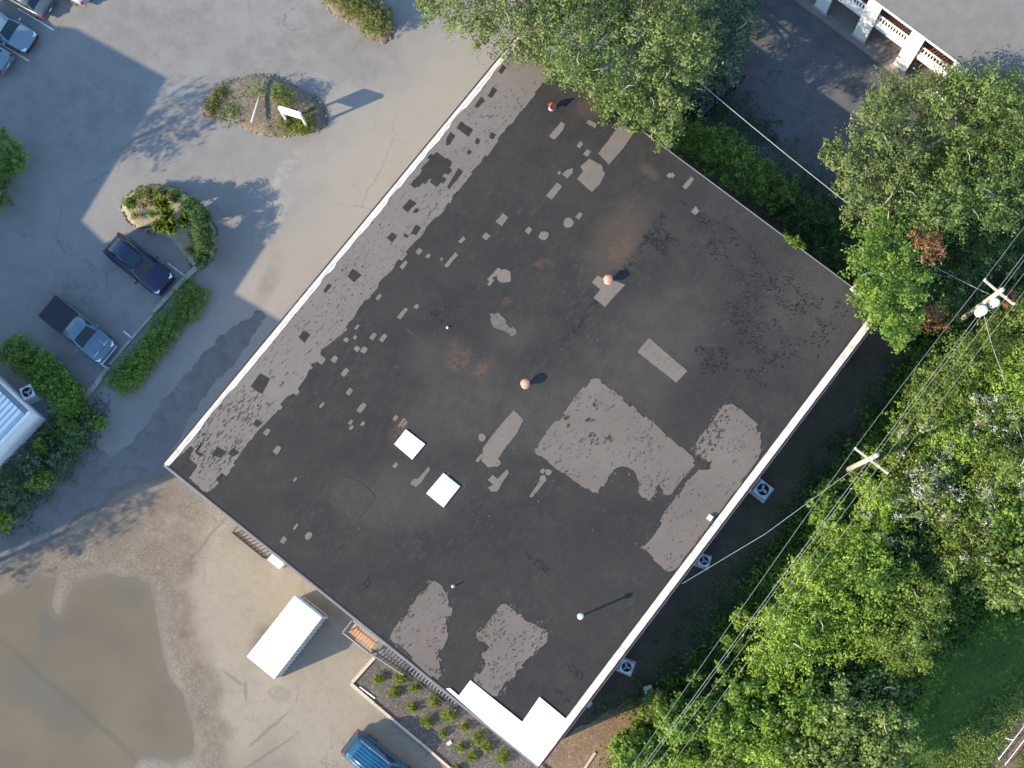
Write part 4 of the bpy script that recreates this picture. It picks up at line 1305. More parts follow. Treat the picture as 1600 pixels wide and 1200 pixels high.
# ------------------------------------------------------------------ mulch bed
BED = [(585, 1030), (552, 1067), (612, 1120), (690, 1188), (770, 1262), (850, 1300), (870, 1215), (835, 1185), (700, 1085), (632, 1042), (600, 1022)]
bm = bmesh.new(); add_prism(bm, px_poly(BED, 0.1), -0.05, 0.13); tag(mesh_obj('mulch_bed', bm, M_MULCH), kind='structure')
M_TIMBER = plain('pale_timber', (0.46, 0.39, 0.30), 0.8, 0, 0.2, 4)
be = empty('timber_edging', P(552, 1067), 0, 'pale timber edging boards round the mulch bed with young shrubs', 'edging')
for a, b, w in (((586, 1027), (551, 1066), 0.22), ((549, 1068), (585, 1099), 0.20), ((585.5, 1099.5), (612, 1122), 0.18), ((612.5, 1122.5), (660, 1162), 0.16), ((660.5, 1162.5), (704, 1200), 0.16), ((704.5, 1200.5), (770, 1262), 0.16)):
    p, q = P(*a), P(*b)
    bm = bmesh.new()
    add_box(bm, (p + q) / 2 + Vector((0, 0, 0.13)), ((q - p).length, w, 0.26), math.atan2((q - p).y, (q - p).x), 0, 0, 0.015)
    spart(be, 'timber', bm, M_TIMBER)
bm = bmesh.new(); add_tube(bm, [P(562, 1073, .17), P(586, 1091, .17)], 0.05, 6); tag(mesh_obj('pipe', bm, M_WHITEP), 'short pale pipe lying in the bed along the timber edging', 'pipe')
bm = bmesh.new(); add_box(bm, P(702, 1161, 0.17), (0.34, 0.24, 0.09), 0.6, 0, 0, 0.03); tag(mesh_obj('stone', bm, plain('pale_stone', (0.5, 0.46, 0.36), 0.8, 0, 0.15, 5)), 'pale flat stone on the mulch between the young shrubs', 'stone')
M_CAPBRD = plain('bed_ledger', (0.22, 0.21, 0.2), 0.8, 0, 0.2, 3)
bm = bmesh.new()
for (x, y) in ((737, 1107), (752, 1118), (768, 1131), (782, 1142), (797, 1155), (811, 1166)):   # canopy posts under the white corner are not seen from here
    pass
bm.free()

# ------------------------------------------------------------------ storage container
CT = 2.55
k0, k1, k2, k3 = [P(x, y, CT) for x, y in ((460, 933), (503, 963), (430, 1061), (384, 1026))]
cc = (k0 + k1 + k2 + k3) / 4
cl = ((k0 - k3).length + (k1 - k2).length) / 2
cw = ((k1 - k0).length + (k2 - k3).length) / 2
cd = ((k0 - k3) + (k1 - k2)).normalized()
ct = empty('storage_container', (cc.x, cc.y, 0.02), math.atan2(cd.y, cd.x), 'white storage container with bright roof standing on the yard by the staircase', 'container')
M_CONT = dirty_white('container_white', (0.80, 0.80, 0.79), (0.55, 0.52, 0.46), 0.22, 0.8)
M_CSIDE = plain('container_shade_gray', (0.45, 0.48, 0.52), 0.5, 0, 0.08, 2)  # shaded tone of the white container, painted on its sides
M_CDOOR = plain('container_shade_teal', (0.10, 0.26, 0.36), 0.5, 0, 0.12, 2)  # white door end coloured as blue shade


def cpart(name, c, s, m, parent=None, bev=0.0):
    return box_obj(name, c, s, m, parent or ct, 0, bev)


hl, hw = cl / 2, cw / 2
cpart('roof', (0, 0, CT - 0.03), (cl, cw, 0.06), M_CONT, bev=0.015)
cpart('body', (0, 0, 0.13 + (CT - 0.19) / 2), (cl - 0.14, cw - 0.14, CT - 0.25), M_CSIDE)
for sx in (-1, 1):
    for sy in (-1, 1):
        cpart('corner_post', (sx * (hl - 0.06), sy * (hw - 0.06), (CT - 0.062) / 2), (0.12, 0.12, CT - 0.066), M_CSIDE)
for k in range(16):
    x = -hl + 0.35 + k * (cl - 0.7) / 15
    for sy in (-1, 1):
        cpart('side_rib', (x, sy * (hw - 0.045), CT / 2), (0.12, 0.05, CT - 0.4), M_CSIDE)
for k in range(12):
    x = -hl + 0.3 + k * (cl - 0.6) / 11
    cpart('roof_rib', (x, 0, CT + 0.006), (0.09, cw - 0.3, 0.012), M_CONT)
for sy in (-1, 1):
    d = cpart('door', (hl - 0.035, sy * cw * 0.22, CT / 2), (0.06, cw * 0.40, CT - 0.45), M_CDOOR)
    box_obj('lock_bar', (hl + 0.015, sy * cw * 0.14, CT / 2), (0.03, 0.04, CT - 0.5), M_EDGE, d)
    box_obj('lock_bar', (hl + 0.015, sy * cw * 0.30, CT / 2), (0.03, 0.04, CT - 0.5), M_EDGE, d)
cpart('door_sill', (hl - 0.02, 0, 0.1), (0.16, cw - 0.26, 0.12), M_CSIDE)
cpart('door_header', (hl + 0.03, 0, CT - 0.14), (0.18, cw - 0.2, 0.1), M_CSIDE)

# ------------------------------------------------------------------ condensers
M_ACB = plain('condenser_paint', (0.50, 0.54, 0.58), 0.5, 0.1, 0.1, 4)
M_ACL = plain('condenser_pad', (0.42, 0.42, 0.41), 0.9, 0, 0.2, 4)
M_BLADE = plain('fan_blade', (0.5, 0.52, 0.53), 0.4, 0.2, 0.1, 4)


def condenser(x, y, rz, label, size=0.85, h=0.8, base_z=-0.03):
    g = P(x, y, 0.8)
    r = empty('condenser', (g.x, g.y, base_z), rz, label, 'condenser', 'air conditioning condensers')
    s = size
    box_obj('pad', (0, 0, 0.05), (s + 0.28, s + 0.28, 0.1), M_ACL, r, 0, 0.01)
    bm = bmesh.new()
    q = s / 2
    ri = q * 0.84
    # casing: sides and a top plate with a round opening
    for sx, sy, wx, wy in ((1, 0, 0.04, s), (-1, 0, 0.04, s), (0, 1, s - 0.084, 0.04), (0, -1, s - 0.084, 0.04)):
        add_box(bm, (sx * (q - 0.02), sy * (q - 0.02), 0.101 + h / 2), (wx, wy, h))
    nseg = 24
    out, inn = [], []
    for k in range(nseg):
        a = 2 * math.pi * k / nseg
        cx, sy_ = math.cos(a), math.sin(a)
        m = max(abs(cx), abs(sy_))
        out.append(bm.verts.new((cx / m * (q + 0.012), sy_ / m * (q + 0.012), 0.105 + h)))
        inn.append(bm.verts.new((cx * ri, sy_ * ri, 0.135 + h)))
    for k in range(nseg):
        l = (k + 1) % nseg
        bm.faces.new((out[k], out[l], inn[l], inn[k]))
    mesh_obj('casing', bm, M_ACB, r)
    bm = bmesh.new()
    for rr in (0.2, 0.45, 0.7, 0.95):
        pts = [Vector((ri * rr * math.cos(2 * math.pi * k / 16), ri * rr * math.sin(2 * math.pi * k / 16), 0.14 + h)) for k in range(17)]
        add_tube(bm, pts, 0.006, 4, False)
    o = mesh_obj('guard', bm, M_BLACKM, r)
    box_obj('well', (0, 0, 0.102 + h * 0.3), (s - 0.09, s - 0.09, h * 0.6 - 0.01), M_BLACKM, r)
    for k in range(3):
        a = 2 * math.pi * k / 3 + 0.5
        box_obj('fan_blade', (math.cos(a) * ri * 0.52, math.sin(a) * ri * 0.52, 0.1 + h * 0.82), (ri * 0.62, ri * 0.46, 0.02), M_BLADE, r, a, 0, 0.3)
    bm = bmesh.new(); add_lathe(bm, (0, 0, 0.1 + h * 0.78), [(0.07, 0), (0.09, 0.04), (0.06, 0.1)], 12); bmesh.ops.recalc_face_normals(bm, faces=bm.faces); mesh_obj('hub', bm, M_BLADE, r)
    return r


condenser(1192, 765, BANG, 'square condenser on a pad behind the wall, opposite the crossed utility pole', 0.92)
condenser(1100, 876, BANG + 0.35, 'small condenser tight against the wall, second along from the crossed pole', 0.68)
condenser(979, 1042, BANG + 0.3, 'condenser with three pale fan blades by the wall near the south corner', 0.74)
condenser(46, 614, 0.45, 'blue-gray condenser on the clipped hedge side of the low white building', 0.82, 1.1, 0.0)


def meter_box(x, y, s, h, rz, label):
    g = P(x, y, h)
    r = empty('utility_box', (g.x, g.y, -0.04), rz, label, 'utility box')
    box_obj('case', (0, 0, h / 2), (s, s * 0.8, h), M_ACB, r, 0, 0.02)
    box_obj('lid', (0, 0, h + 0.02), (s * 1.1, s * 0.9, 0.036), M_ACL, r, 0, 0.01)
    box_obj('vent', (s / 2 + 0.006, 0, h * 0.6), (0.01, s * 0.5, h * 0.4), M_BLACKM, r)


meter_box(1013, 1077, 0.5, 0.35, 0.3, 'pale utility box on the shaded ground beyond the south condenser')
meter_box(920, 1100, 0.36, 0.5, BANG, 'small pale utility box close to the wall by the white membrane corner')

# ------------------------------------------------------------------ kerbs and bay ends
M_KERB = plain('kerb_concrete', (0.30, 0.275, 0.23), 0.9, 0, 0.25, 3)
ke = empty('timber_kerb', P(225, 520), 0, 'long low timber kerb at the head of the bays, from island to clipped hedge', 'kerb')
for a, b, w, h in (((308, 419), (272, 455), 0.34, 0.3), ((271, 456), (241, 489), 0.30, 0.28), ((240, 491), (205, 531), 0.2, 0.14), ((204, 532), (172, 570), 0.2, 0.14), ((171, 574), (150, 600), 0.28, 0.2), ((149, 601), (131, 624), 0.3, 0.2), ((161, 590), (143, 614), 0.16, 0.22)):
    p, q = P(*a), P(*b)
    bm = bmesh.new(); add_box(bm, (p + q) / 2 + Vector((0, 0, h / 2)), ((q - p).length, w, h), math.atan2((q - p).y, (q - p).x), 0, 0, 0.03)
    spart(ke, 'timber', bm, M_KERB)

# ------------------------------------------------------------------ islands


def mound(name, pp, h, m, label, cat, z0=0.0, rings=5, amp=0.05):
    pts = ragged(px_poly(pp, 0), amp, 0.3, False, len(name) + len(pp))
    c = Vector((sum(p[0] for p in pts) / len(pts), sum(p[1] for p in pts) / len(pts), 0))
    root = empty(name, c, 0, label, cat)
    bm = bmesh.new()
    R = []
    for k in range(rings + 1):
        t = k / rings
        R.append([bm.verts.new(Vector((c.x + (p[0] - c.x) * (1 - t * 0.93), c.y + (p[1] - c.y) * (1 - t * 0.93), z0 + h * math.sin(min(1, t * 1.25 + 0.25) * math.pi / 2) + random.uniform(-0.03, 0.03) * h * 2))) for p in pts])
    base = [bm.verts.new((p[0], p[1], -0.05)) for p in pts]
    n = len(pts)
    rr = [base] + R
    for i in range(len(rr) - 1):
        for k in range(n):
            l = (k + 1) % n
            bm.faces.new((rr[i][k], rr[i][l], rr[i + 1][l], rr[i + 1][k]))
    bm.faces.new(rr[-1])
    bmesh.ops.recalc_face_normals(bm, faces=bm.faces)
    spart(root, 'soil', bm, m, True)
    return root


ISA = [(318, 160), (330, 147), (345, 135), (368, 124), (395, 118), (425, 118), (448, 128), (470, 142), (492, 150), (506, 168), (511, 190), (505, 200), (488, 206), (462, 212), (435, 214), (408, 210), (388, 204), (372, 192), (345, 186), (322, 182), (315, 172)]
ISB = [(188, 325), (196, 308), (215, 294), (245, 290), (272, 293), (300, 308), (322, 332), (338, 358), (340, 385), (333, 405), (318, 420), (303, 421), (290, 400), (272, 380), (245, 358), (213, 357), (200, 345)]
ISC = [(500, -60), (508, 5), (520, 22), (545, 35), (560, 42), (575, 58), (600, 68), (614, 55), (618, 40), (610, 15), (590, -10), (580, -60)]
isa = mound('planting_island', ISA, 0.30, M_ISLAND, 'straw covered planting island with stone edging, white sign and gray pole', 'planting island')
isb = mound('planting_island', ISB, 0.18, M_SAND, 'rounded planting island with pale sand and many plants beside the navy SUV', 'planting island')
isc = mound('planting_island', ISC, 0.25, M_ISLAND, 'planting island at the top edge with two round yellow-green shrubs', 'planting island')

# edging stones: one mesh per kind of stone, shared
M_STONE = [plain('edge_stone', (0.22, 0.185, 0.145), 0.9, 0, 0.25, 6), plain('edge_stone_dark', (0.10, 0.083, 0.068), 0.9, 0, 0.25, 6), plain('edge_stone_gray', (0.17, 0.16, 0.15), 0.9, 0, 0.25, 6)]
stone_me = []
for k in range(6):
    bm = bmesh.new()
    bmesh.ops.create_icosphere(bm, subdivisions=1, radius=0.5)
    for v in bm.verts: v.co *= random.uniform(0.75, 1.1)
    for v in bm.verts: v.co = Vector((v.co.x * 1.25, v.co.y * 0.9, v.co.z * 0.8))
    me = bpy.data.meshes.new('stone'); bm.to_mesh(me); bm.free(); me.materials.append(M_STONE[k % 3]); stone_me.append(me)


def edge_stones(root, pp, step, size, which=(0, 1, 2, 3, 4, 5), off=0.0):
    pts = [P(x, y) for x, y in pp]
    for i in range(len(pts) - 1):
        a, b = pts[i], pts[i + 1]
        L = (b - a).length
        k = max(1, round(L / step))
        for j in range(k):
            p = a.lerp(b, (j + random.uniform(0.3, 0.7)) / k) + Vector((random.uniform(-.04, .04), random.uniform(-.04, .04), 0.06))
            o = bpy.data.objects.new('stone', stone_me[random.choice(which)])
            link(o, root)
            o.location = p - root.location
            o.rotation_euler = (random.uniform(-.3, .3), random.uniform(-.3, .3), math.atan2((b - a).y, (b - a).x) + random.uniform(-.4, .4))
            s = size * random.uniform(0.75, 1.25)
            o.scale = (s, s, s * 0.8)


edge_stones(isa, ISA + [ISA[0]], 0.27, 0.25)
edge_stones(isa, [(x - (x - 415) * 0.03, y - 4) for x, y in ISA[10:18]], 0.30, 0.24)
edge_stones(isb, ISB[:13], 0.30, 0.26, (1, 4, 2))
edge_stones(isb, ISB[15:] + [ISB[0]], 0.30, 0.24, (1, 4, 2))
edge_stones(isc, ISC[1:10], 0.35, 0.28)

# kerb line between the island and the sand
bm = bmesh.new(); add_tube(bm, [P(214, 357, .2), P(242, 352, .24), P(266, 338, .24)], 0.05, 5); spart(isb, 'kerb_strip', bm, M_DKWOOD)

# sign on the first island
p0, p1 = P(437, 168, 3.0), P(467, 177, 3.0)
sdir = (p1 - p0).normalized(); slen = (p1 - p0).length
sg = empty('sign', ((p0 + p1) / 2 - Vector((0, 0, 3.0))), math.atan2(sdir.y, sdir.x), 'white two post sign board standing on the straw covered island', 'sign')
M_SIGN = plain('sign_white', (0.85, 0.85, 0.84), 0.4, 0, 0.03, 1)
box_obj('panel', (0, 0, 2.45), (slen, 0.12, 1.05), M_SIGN, sg, 0, 0.015)
box_obj('panel_cap', (0, 0, 3.02), (slen + 0.06, 0.2, 0.04), M_SIGN, sg, 0, 0.01)
for sx in (-1, 1):
    box_obj('post', (sx * (slen / 2 + 0.06), 0, 1.5), (0.11, 0.16, 3.0), M_SIGN, sg, 0, 0.01)
# leaning gray pole lying on the island
bm = bmesh.new(); add_tube(bm, [P(413.5, 123, 0.45), P(404, 156, 0.62), P(393, 191, 0.9)], [0.075, 0.085, 0.09], 8); bmesh.ops.recalc_face_normals(bm, faces=bm.faces)
tag(mesh_obj('pole', bm, plain('gray_pole', (0.40, 0.38, 0.36), 0.7, 0, 0.2, 6), None, True), 'pale gray pole lying across the straw covered island', 'pole')

# ------------------------------------------------------------------ vehicles
M_TYRE = plain('tyre', (0.02, 0.02, 0.02), 0.85, 0, 0.2, 8)
M_RIM = plain('rim', (0.35, 0.36, 0.38), 0.35, 0.7, 0.1, 8)
M_TRIM = plain('black_trim', (0.02, 0.02, 0.022), 0.6, 0, 0.15, 8)
M_CHROME = plain('chrome', (0.6, 0.6, 0.62), 0.15, 0.95, 0.05, 8)
M_RED = plain('tail_light', (0.35, 0.015, 0.012), 0.2, 0, 0.1, 8)
M_LAMP = plain('head_light', (0.65, 0.67, 0.7), 0.12, 0.1, 0.05, 8)
M_PLATE = plain('plate', (0.6, 0.6, 0.58), 0.5, 0, 0.05, 8)


def car_paint(name, col, rough=0.3):
    return plain(name, col, rough, 0.15, 0.06, 1.5, 0.4, 0.3)


def loft(stations, nosub=False):
    """closed body from cross-sections: list of (x, [(y, z), ...]) with the half outline from bottom to top"""
    bm = bmesh.new()
    rings = []
    for x, half in stations:
        ring = [bm.verts.new((x, y, z)) for y, z in half] + [bm.verts.new((x, -y, z)) for y, z in reversed(half)]
        rings.append(ring)
    m = len(rings[0])
    for i in range(len(rings) - 1):
        for k in range(m):
            l = (k + 1) % m
            bm.faces.new((rings[i][k], rings[i][l], rings[i + 1][l], rings[i + 1][k]))
    bm.faces.new(rings[0]); bm.faces.new(list(reversed(rings[-1])))
    bmesh.ops.recalc_face_normals(bm, faces=bm.faces)
    return bm


def car(x, y, zc, heading, style, L, Wd, H, paint, label, group='parked cars', roof_paint=None, cover=None, cat='car', name='parked_car', rack=False):
    g = P(x, y, zc)
    r = empty(name, (g.x, g.y, 0.02), heading, label, cat, group)
    w = Wd / 2
    hl = L / 2
    if style == 'sedan':
        belt, hood, deck = 0.93, 0.86, 0.98
        xw0, xw1, xr1, xr0 = 0.22 * L, 0.06 * L, -0.22 * L, -0.36 * L      # windscreen foot, top; rear glass top, foot
    elif style == 'pickup':
        belt, hood, deck = 1.15, 1.12, 1.15
        xw0, xw1, xr1, xr0 = 0.23 * L, 0.10 * L, -0.06 * L, -0.085 * L
    else:
        belt, hood, deck = 1.08, 1.05, 1.08
        xw0, xw1, xr1, xr0 = 0.21 * L, 0.08 * L, -0.41 * L, -0.475 * L

    def sec(hw, top, crown=0.04, bot=0.28):
        return [(hw * 0.86, bot), (hw * 0.985, bot + 0.14), (hw, bot + (top - bot) * 0.55), (hw * 0.97, top - 0.10), (hw * 0.86, top - 0.015), (hw * 0.45, top + crown)]
    st = [(-hl, sec(w * 0.80, deck - 0.22, 0.0, 0.45)), (-hl + 0.07, sec(w * 0.90, deck - 0.06, 0.02, 0.36)), (-hl + 0.25, sec(w * 0.965, deck - 0.01, 0.02)), (-hl + 0.7, sec(w, deck)), (xr0 * 0.5, sec(w, belt)), (xw0 - 0.1, sec(w, belt)),
          (xw0 + 0.12, sec(w, hood + 0.02)), (hl - 0.75, sec(w * 0.99, hood - 0.02)), (hl - 0.35, sec(w * 0.95, hood - 0.07)), (hl - 0.1, sec(w * 0.86, hood - 0.17, 0.02, 0.34)), (hl, sec(w * 0.72, hood - 0.34, 0.0, 0.42))]
    bm = loft(st)
    body = mesh_obj('body', bm, paint, r, True)
    sm = body.modifiers.new('smooth', 'SUBSURF'); sm.levels = 1; sm.render_levels = 2
    # cabin
    tw, bw = w * 0.70, w * 0.90
    rz = H
    cs = [(xr0, bw, belt - 0.06), (xr1, tw, rz - 0.03), ((xr1 + xw1) / 2, tw * 1.03, rz + 0.015), (xw1, tw * 0.97, rz - 0.04), (xw0, bw * 0.96, belt - 0.06)]
    bm = bmesh.new()
    rows = []
    for i, (cx, hw, z) in enumerate(cs):
        bx = max(min(cx, xw0 - 0.02), xr0 + 0.02)
        rows.append((bm.verts.new((cx, hw, z)), bm.verts.new((cx, hw * 0.5, z + 0.02)), bm.verts.new((cx, -hw * 0.5, z + 0.02)), bm.verts.new((cx, -hw, z))))
    foot = [(bm.verts.new((cx, bw * 1.0, belt - 0.06)), bm.verts.new((cx, -bw * 1.0, belt - 0.06))) for cx, hw, z in cs[1:-1]]
    for i in range(len(rows) - 1):
        for k in range(3):
            bm.faces.new((rows[i][k], rows[i][k + 1], rows[i + 1][k + 1], rows[i + 1][k]))
    fl = [(rows[0][0], rows[0][3])] + foot + [(rows[-1][0], rows[-1][3])]
    for i in range(len(rows) - 1):
        for s, e in ((0, 0), (3, 1)):
            q = [fl[i][e], rows[i][s], rows[i + 1][s], fl[i + 1][e]]
            u = []
            for z in q:
                if z not in u: u.append(z)
            if len(u) > 2: bm.faces.new(u)
    bmesh.ops.recalc_face_normals(bm, faces=bm.faces)
    es = [e for e in bm.edges if len(e.link_faces) == 2 and e.calc_face_angle(0) > 0.35]
    bmesh.ops.bevel(bm, geom=es, offset=0.05, segments=3, affect='EDGES')
    mesh_obj('cabin', bm, roof_paint or paint, r, True)

    def glass(name, quad, lift=0.014):
        """pane set just proud of the cabin"""
        bm = bmesh.new()
        v = [Vector(q) for q in quad]
        nrm = (v[1] - v[0]).cross(v[3] - v[0]).normalized()
        c = sum(v, Vector()) / 4
        out = 1 if nrm.dot(c - Vector((0, 0, 0.6))) > 0 else -1
        lo = [bm.verts.new(p - nrm * out * 0.02) for p in v]
        hi = [bm.verts.new(p + nrm * out * lift) for p in v]
        bm.faces.new(hi)
        for i in range(4):
            j = (i + 1) % 4
            bm.faces.new((lo[i], lo[j], hi[j], hi[i]))
        bmesh.ops.recalc_face_normals(bm, faces=bm.faces)
        return mesh_obj(name, bm, M_GLASS, r)

    def between(A, B, t0, t1, e):
        """pane between a top row A and a foot row B, (x, halfwidth, z)"""
        a = [A[i] + (B[i] - A[i]) * t0 for i in range(3)]
        b = [A[i] + (B[i] - A[i]) * t1 for i in range(3)]
        return [(a[0], a[1] * e, a[2] + 0.012), (a[0], -a[1] * e, a[2] + 0.012), (b[0], -b[1] * e, b[2] + 0.012), (b[0], b[1] * e, b[2] + 0.012)]
    glass('windshield', between(cs[3], cs[4], 0.10, 0.93, 0.90))
    glass('rear_window', between(cs[1], cs[0], 0.12, 0.86, 0.86))
    nwin = 3 if style == 'suv' else 2
    xa, xb = xw1 + (xw0 - xw1) * 0.30, xr1 + (xr0 - xr1) * 0.35
    for s in (1, -1):
        for k in range(nwin):
            u0 = xa + (xb - xa) * (k + 0.04) / nwin
            u1 = xa + (xb - xa) * (k + 0.94) / nwin
            t = 0.80
            zb = belt + 0.03
            yt = tw * 0.97 + (bw - tw) * (1 - t)
            ut = u0 if k else u0 - 0.18
            zt = belt - 0.06 + (rz - belt) * t
            glass('side_window', [(u0, s * (bw * 0.985), zb), (ut, s * yt, zt), (u1, s * yt, zt), (u1, s * (bw * 0.985), zb)], 0.012)
        o = box_obj('mirror', (xw0 - 0.22, s * (w + 0.10), belt + 0.02), (0.12, 0.22, 0.15), paint, r, 0, 0.04)
        lx = hl - 0.26
        box_obj('headlight', (lx, s * w * 0.66, hood - 0.20), (0.34, 0.34, 0.12), M_LAMP, r, -s * 0.45, 0.04)
        box_obj('tail_light', (-hl + 0.09, s * w * 0.76, deck - 0.16), (0.16, 0.22, 0.20), M_RED, r, s * 0.3, 0.04)
    for sx in (1, -1):
        for s in (1, -1):
            bm = bmesh.new()
            c = Vector((sx * L * 0.305, s * (w - 0.09), 0.35))
            prof = [(0.20, -0.1), (0.33, -0.1), (0.355, -0.05), (0.355, 0.05), (0.33, 0.1), (0.20, 0.1)]
            add_lathe(bm, (0, 0, 0), prof, 22)
            bmesh.ops.transform(bm, matrix=Matrix.Translation(c) @ Matrix.Rotation(math.pi / 2, 4, 'X'), verts=bm.verts)
            bmesh.ops.recalc_face_normals(bm, faces=bm.faces)
            wh = mesh_obj('wheel', bm, M_TYRE, r)
            bm = bmesh.new(); add_lathe(bm, (0, 0, 0), [(0.21, -0.106), (0.1, -0.112), (0.1, 0.112), (0.21, 0.106)], 16)
            bmesh.ops.transform(bm, matrix=Matrix.Translation(c) @ Matrix.Rotation(math.pi / 2, 4, 'X'), verts=bm.verts)
            mesh_obj('rim', bm, M_RIM, wh)
    box_obj('bumper', (hl - 0.07, 0, 0.46), (0.24, Wd * 0.80, 0.22), M_TRIM if style != 'pickup' else M_CHROME, r, 0, 0.07)
    box_obj('bumper', (-hl + 0.05, 0, 0.48), (0.24, Wd * 0.86, 0.22), paint if style == 'sedan' else M_CHROME if style == 'pickup' else M_TRIM, r, 0, 0.07)
    box_obj('license_plate', (-hl - 0.072, 0, 0.62), (0.012, 0.31, 0.16), M_PLATE, r)
    if style == 'pickup':
        bl0, bl1 = -hl + 0.14, xr0 - 0.06
        c = box_obj('bed_cover', ((bl0 + bl1) / 2, 0, deck + 0.065), (bl1 - bl0, Wd * 0.92, 0.07), cover or M_TRIM, r, 0, 0.03)
        for k in range(1, 3):
            box_obj('seam', (bl0 + (bl1 - bl0) * k / 3, 0, deck + 0.104), (0.03, Wd * 0.88, 0.008), M_TRIM, c)
        box_obj('hood_ridge', ((xw0 + hl) / 2 - 0.1, 0, hood + 0.035), (hl - xw0 - 0.7, 0.5, 0.05), paint, r, 0, 0.02)
        box_obj('hood_line', (hl - 0.52, 0, hood - 0.005), (0.05, Wd * 0.72, 0.05), M_CHROME, r, 0, 0.012)
    if rack:
        for s in (1, -1):
            box_obj('roof_rail', ((xw1 + xr1) / 2, s * tw * 0.93, rz + 0.05), (xw1 - xr1 - 0.25, 0.05, 0.05), M_CHROME if rack == 'chrome' else M_TRIM, r, 0, 0.015)
    return r


PH = math.radians(-38.0)
suv = car(216, 412, 0.9, PH, 'suv', 5.0, 1.98, 1.74, car_paint('navy_paint', (0.012, 0.018, 0.05), 0.22), 'navy blue SUV parked in the bay beside the sand covered planting island', rack='dark')
box_obj('sunroof', (-0.15, 0, 1.755), (0.9, 1.0, 0.02), M_GLASS, suv, 0, 0.006)
pk = car(121, 515, 0.9, PH, 'pickup', 5.5, 1.98, 1.82, car_paint('gray_blue_paint', (0.085, 0.145, 0.185), 0.4), 'gray-blue pickup truck with dark bed cover parked near the clipped hedge', cover=plain('black_bed_cover', (0.012, 0.014, 0.022), 0.5, 0, 0.1, 4), cat='pickup truck', name='pickup_truck')
box_obj('hood_stripe', (1.85, 0.36, 1.125), (1.0, 0.03, 0.04), M_CHROME, pk, 0, 0.008)
M_BLUE = car_paint('bright_blue_paint', (0.010, 0.085, 0.17), 0.3)
bv = car(596, 1199, 0.9, math.radians(-37.5), 'suv', 5.3, 2.08, 1.95, M_BLUE, 'bright blue SUV with ribbed roof beside the mulch bed at the bottom edge', rack='chrome')
for k in range(5):
    box_obj('roof_rib', (-0.85, -0.44 + k * 0.22, 1.985), (2.0, 0.07, 0.05), M_BLUE, bv, 0, 0.012)
car(5, 42, 0.8, math.radians(-30.5), 'sedan', 4.75, 1.84, 1.46, car_paint('silver_blue_paint', (0.13, 0.195, 0.235), 0.5), 'silver-blue sedan facing into the lot at the top left corner')
car(34, -11, 0.8, math.radians(-30.5 + 180), 'sedan', 4.6, 1.82, 1.46, car_paint('dark_gray_paint', (0.06, 0.08, 0.1), 0.3), 'dark sedan parked tail out, above the silver-blue sedan, cut by the top edge')
car(-32, 76, 0.8, math.radians(-30.5 + 180), 'sedan', 4.6, 1.82, 1.5, car_paint('teal_gray_paint', (0.13, 0.2, 0.22), 0.3), 'dark sedan parked tail out, below the silver-blue sedan, cut by the left edge')
car(96, -31, 0.8, math.radians(-30.5 + 180), 'sedan', 4.6, 1.82, 1.46, car_paint('pale_gray_paint', (0.3, 0.32, 0.34), 0.3), 'car of which only the red tail lights and bumper show at the top edge')
car(1117, 138, 0.8, math.radians(223), 'sedan', 4.5, 1.8, 1.45, car_paint('black_paint', (0.012, 0.014, 0.02), 0.25), 'black car half hidden under the trees on the dark lot')

# ------------------------------------------------------------------ poles and lines
M_POLEW = plain('weathered_pole', (0.42, 0.38, 0.30), 0.8, 0, 0.25, 5)
M_INS = plain('insulator', (0.62, 0.60, 0.58), 0.3, 0, 0.1, 6)
M_WIRE = plain('line_wire', (0.42, 0.44, 0.42), 0.5, 0.3, 0.1, 3)


def utility_pole(top, ztop, arm_a, arm_b, zarm, label, lean=(0, 0)):
    t = P(*top, ztop)
    r = empty('utility_pole', (t.x + lean[0], t.y + lean[1], -0.06), 0, label, 'utility pole', 'utility poles')
    bm = bmesh.new()
    add_tube(bm, [r.location, r.location.lerp(t, 0.5), t], [0.19, 0.165, 0.135], 10)
    bmesh.ops.recalc_face_normals(bm, faces=bm.faces)
    spart(r, 'pole', bm, M_POLEW, True)
    a, b = P(*arm_a, zarm), P(*arm_b, zarm)
    bm = bmesh.new(); add_box(bm, (a + b) / 2, ((b - a).length, 0.12, 0.14), math.atan2((b - a).y, (b - a).x), 0, 0, 0.015)
    arm = spart(r, 'crossarm', bm, M_POLEW)
    for f in (0.02, 0.72, 0.98):
        q = a.lerp(b, f) + Vector((0, 0, 0.07))
        bm = bmesh.new(); add_lathe(bm, q, [(0.03, 0), (0.075, 0.04), (0.055, 0.1), (0.07, 0.14), (0.03, 0.2)], 10); bmesh.ops.recalc_face_normals(bm, faces=bm.faces)
        spart(r, 'insulator', bm, M_INS, True, arm)
    mid = (a + b) / 2
    for q in (a.lerp(b, 0.25), a.lerp(b, 0.75)):
        bm = bmesh.new(); add_tube(bm, [q - Vector((0, 0, 0.06)), Vector((t.x, t.y, zarm - 0.7))], 0.022, 5); spart(r, 'brace', bm, M_EDGE)
    return r, a, b, t


up1, A1, B1, T1 = utility_pole((1371, 711), 10.2, (1335, 700), (1387, 740), 9.8, 'wooden utility pole with plain crossarm rising behind the middle of the long white parapet', (-0.25, -0.1))
up2, A2, B2, T2 = utility_pole((1567, 452), 10.6, (1537, 437), (1584, 476), 10.0, 'wooden utility pole carrying two pale transformers by the right edge', (-0.1, 0.0))
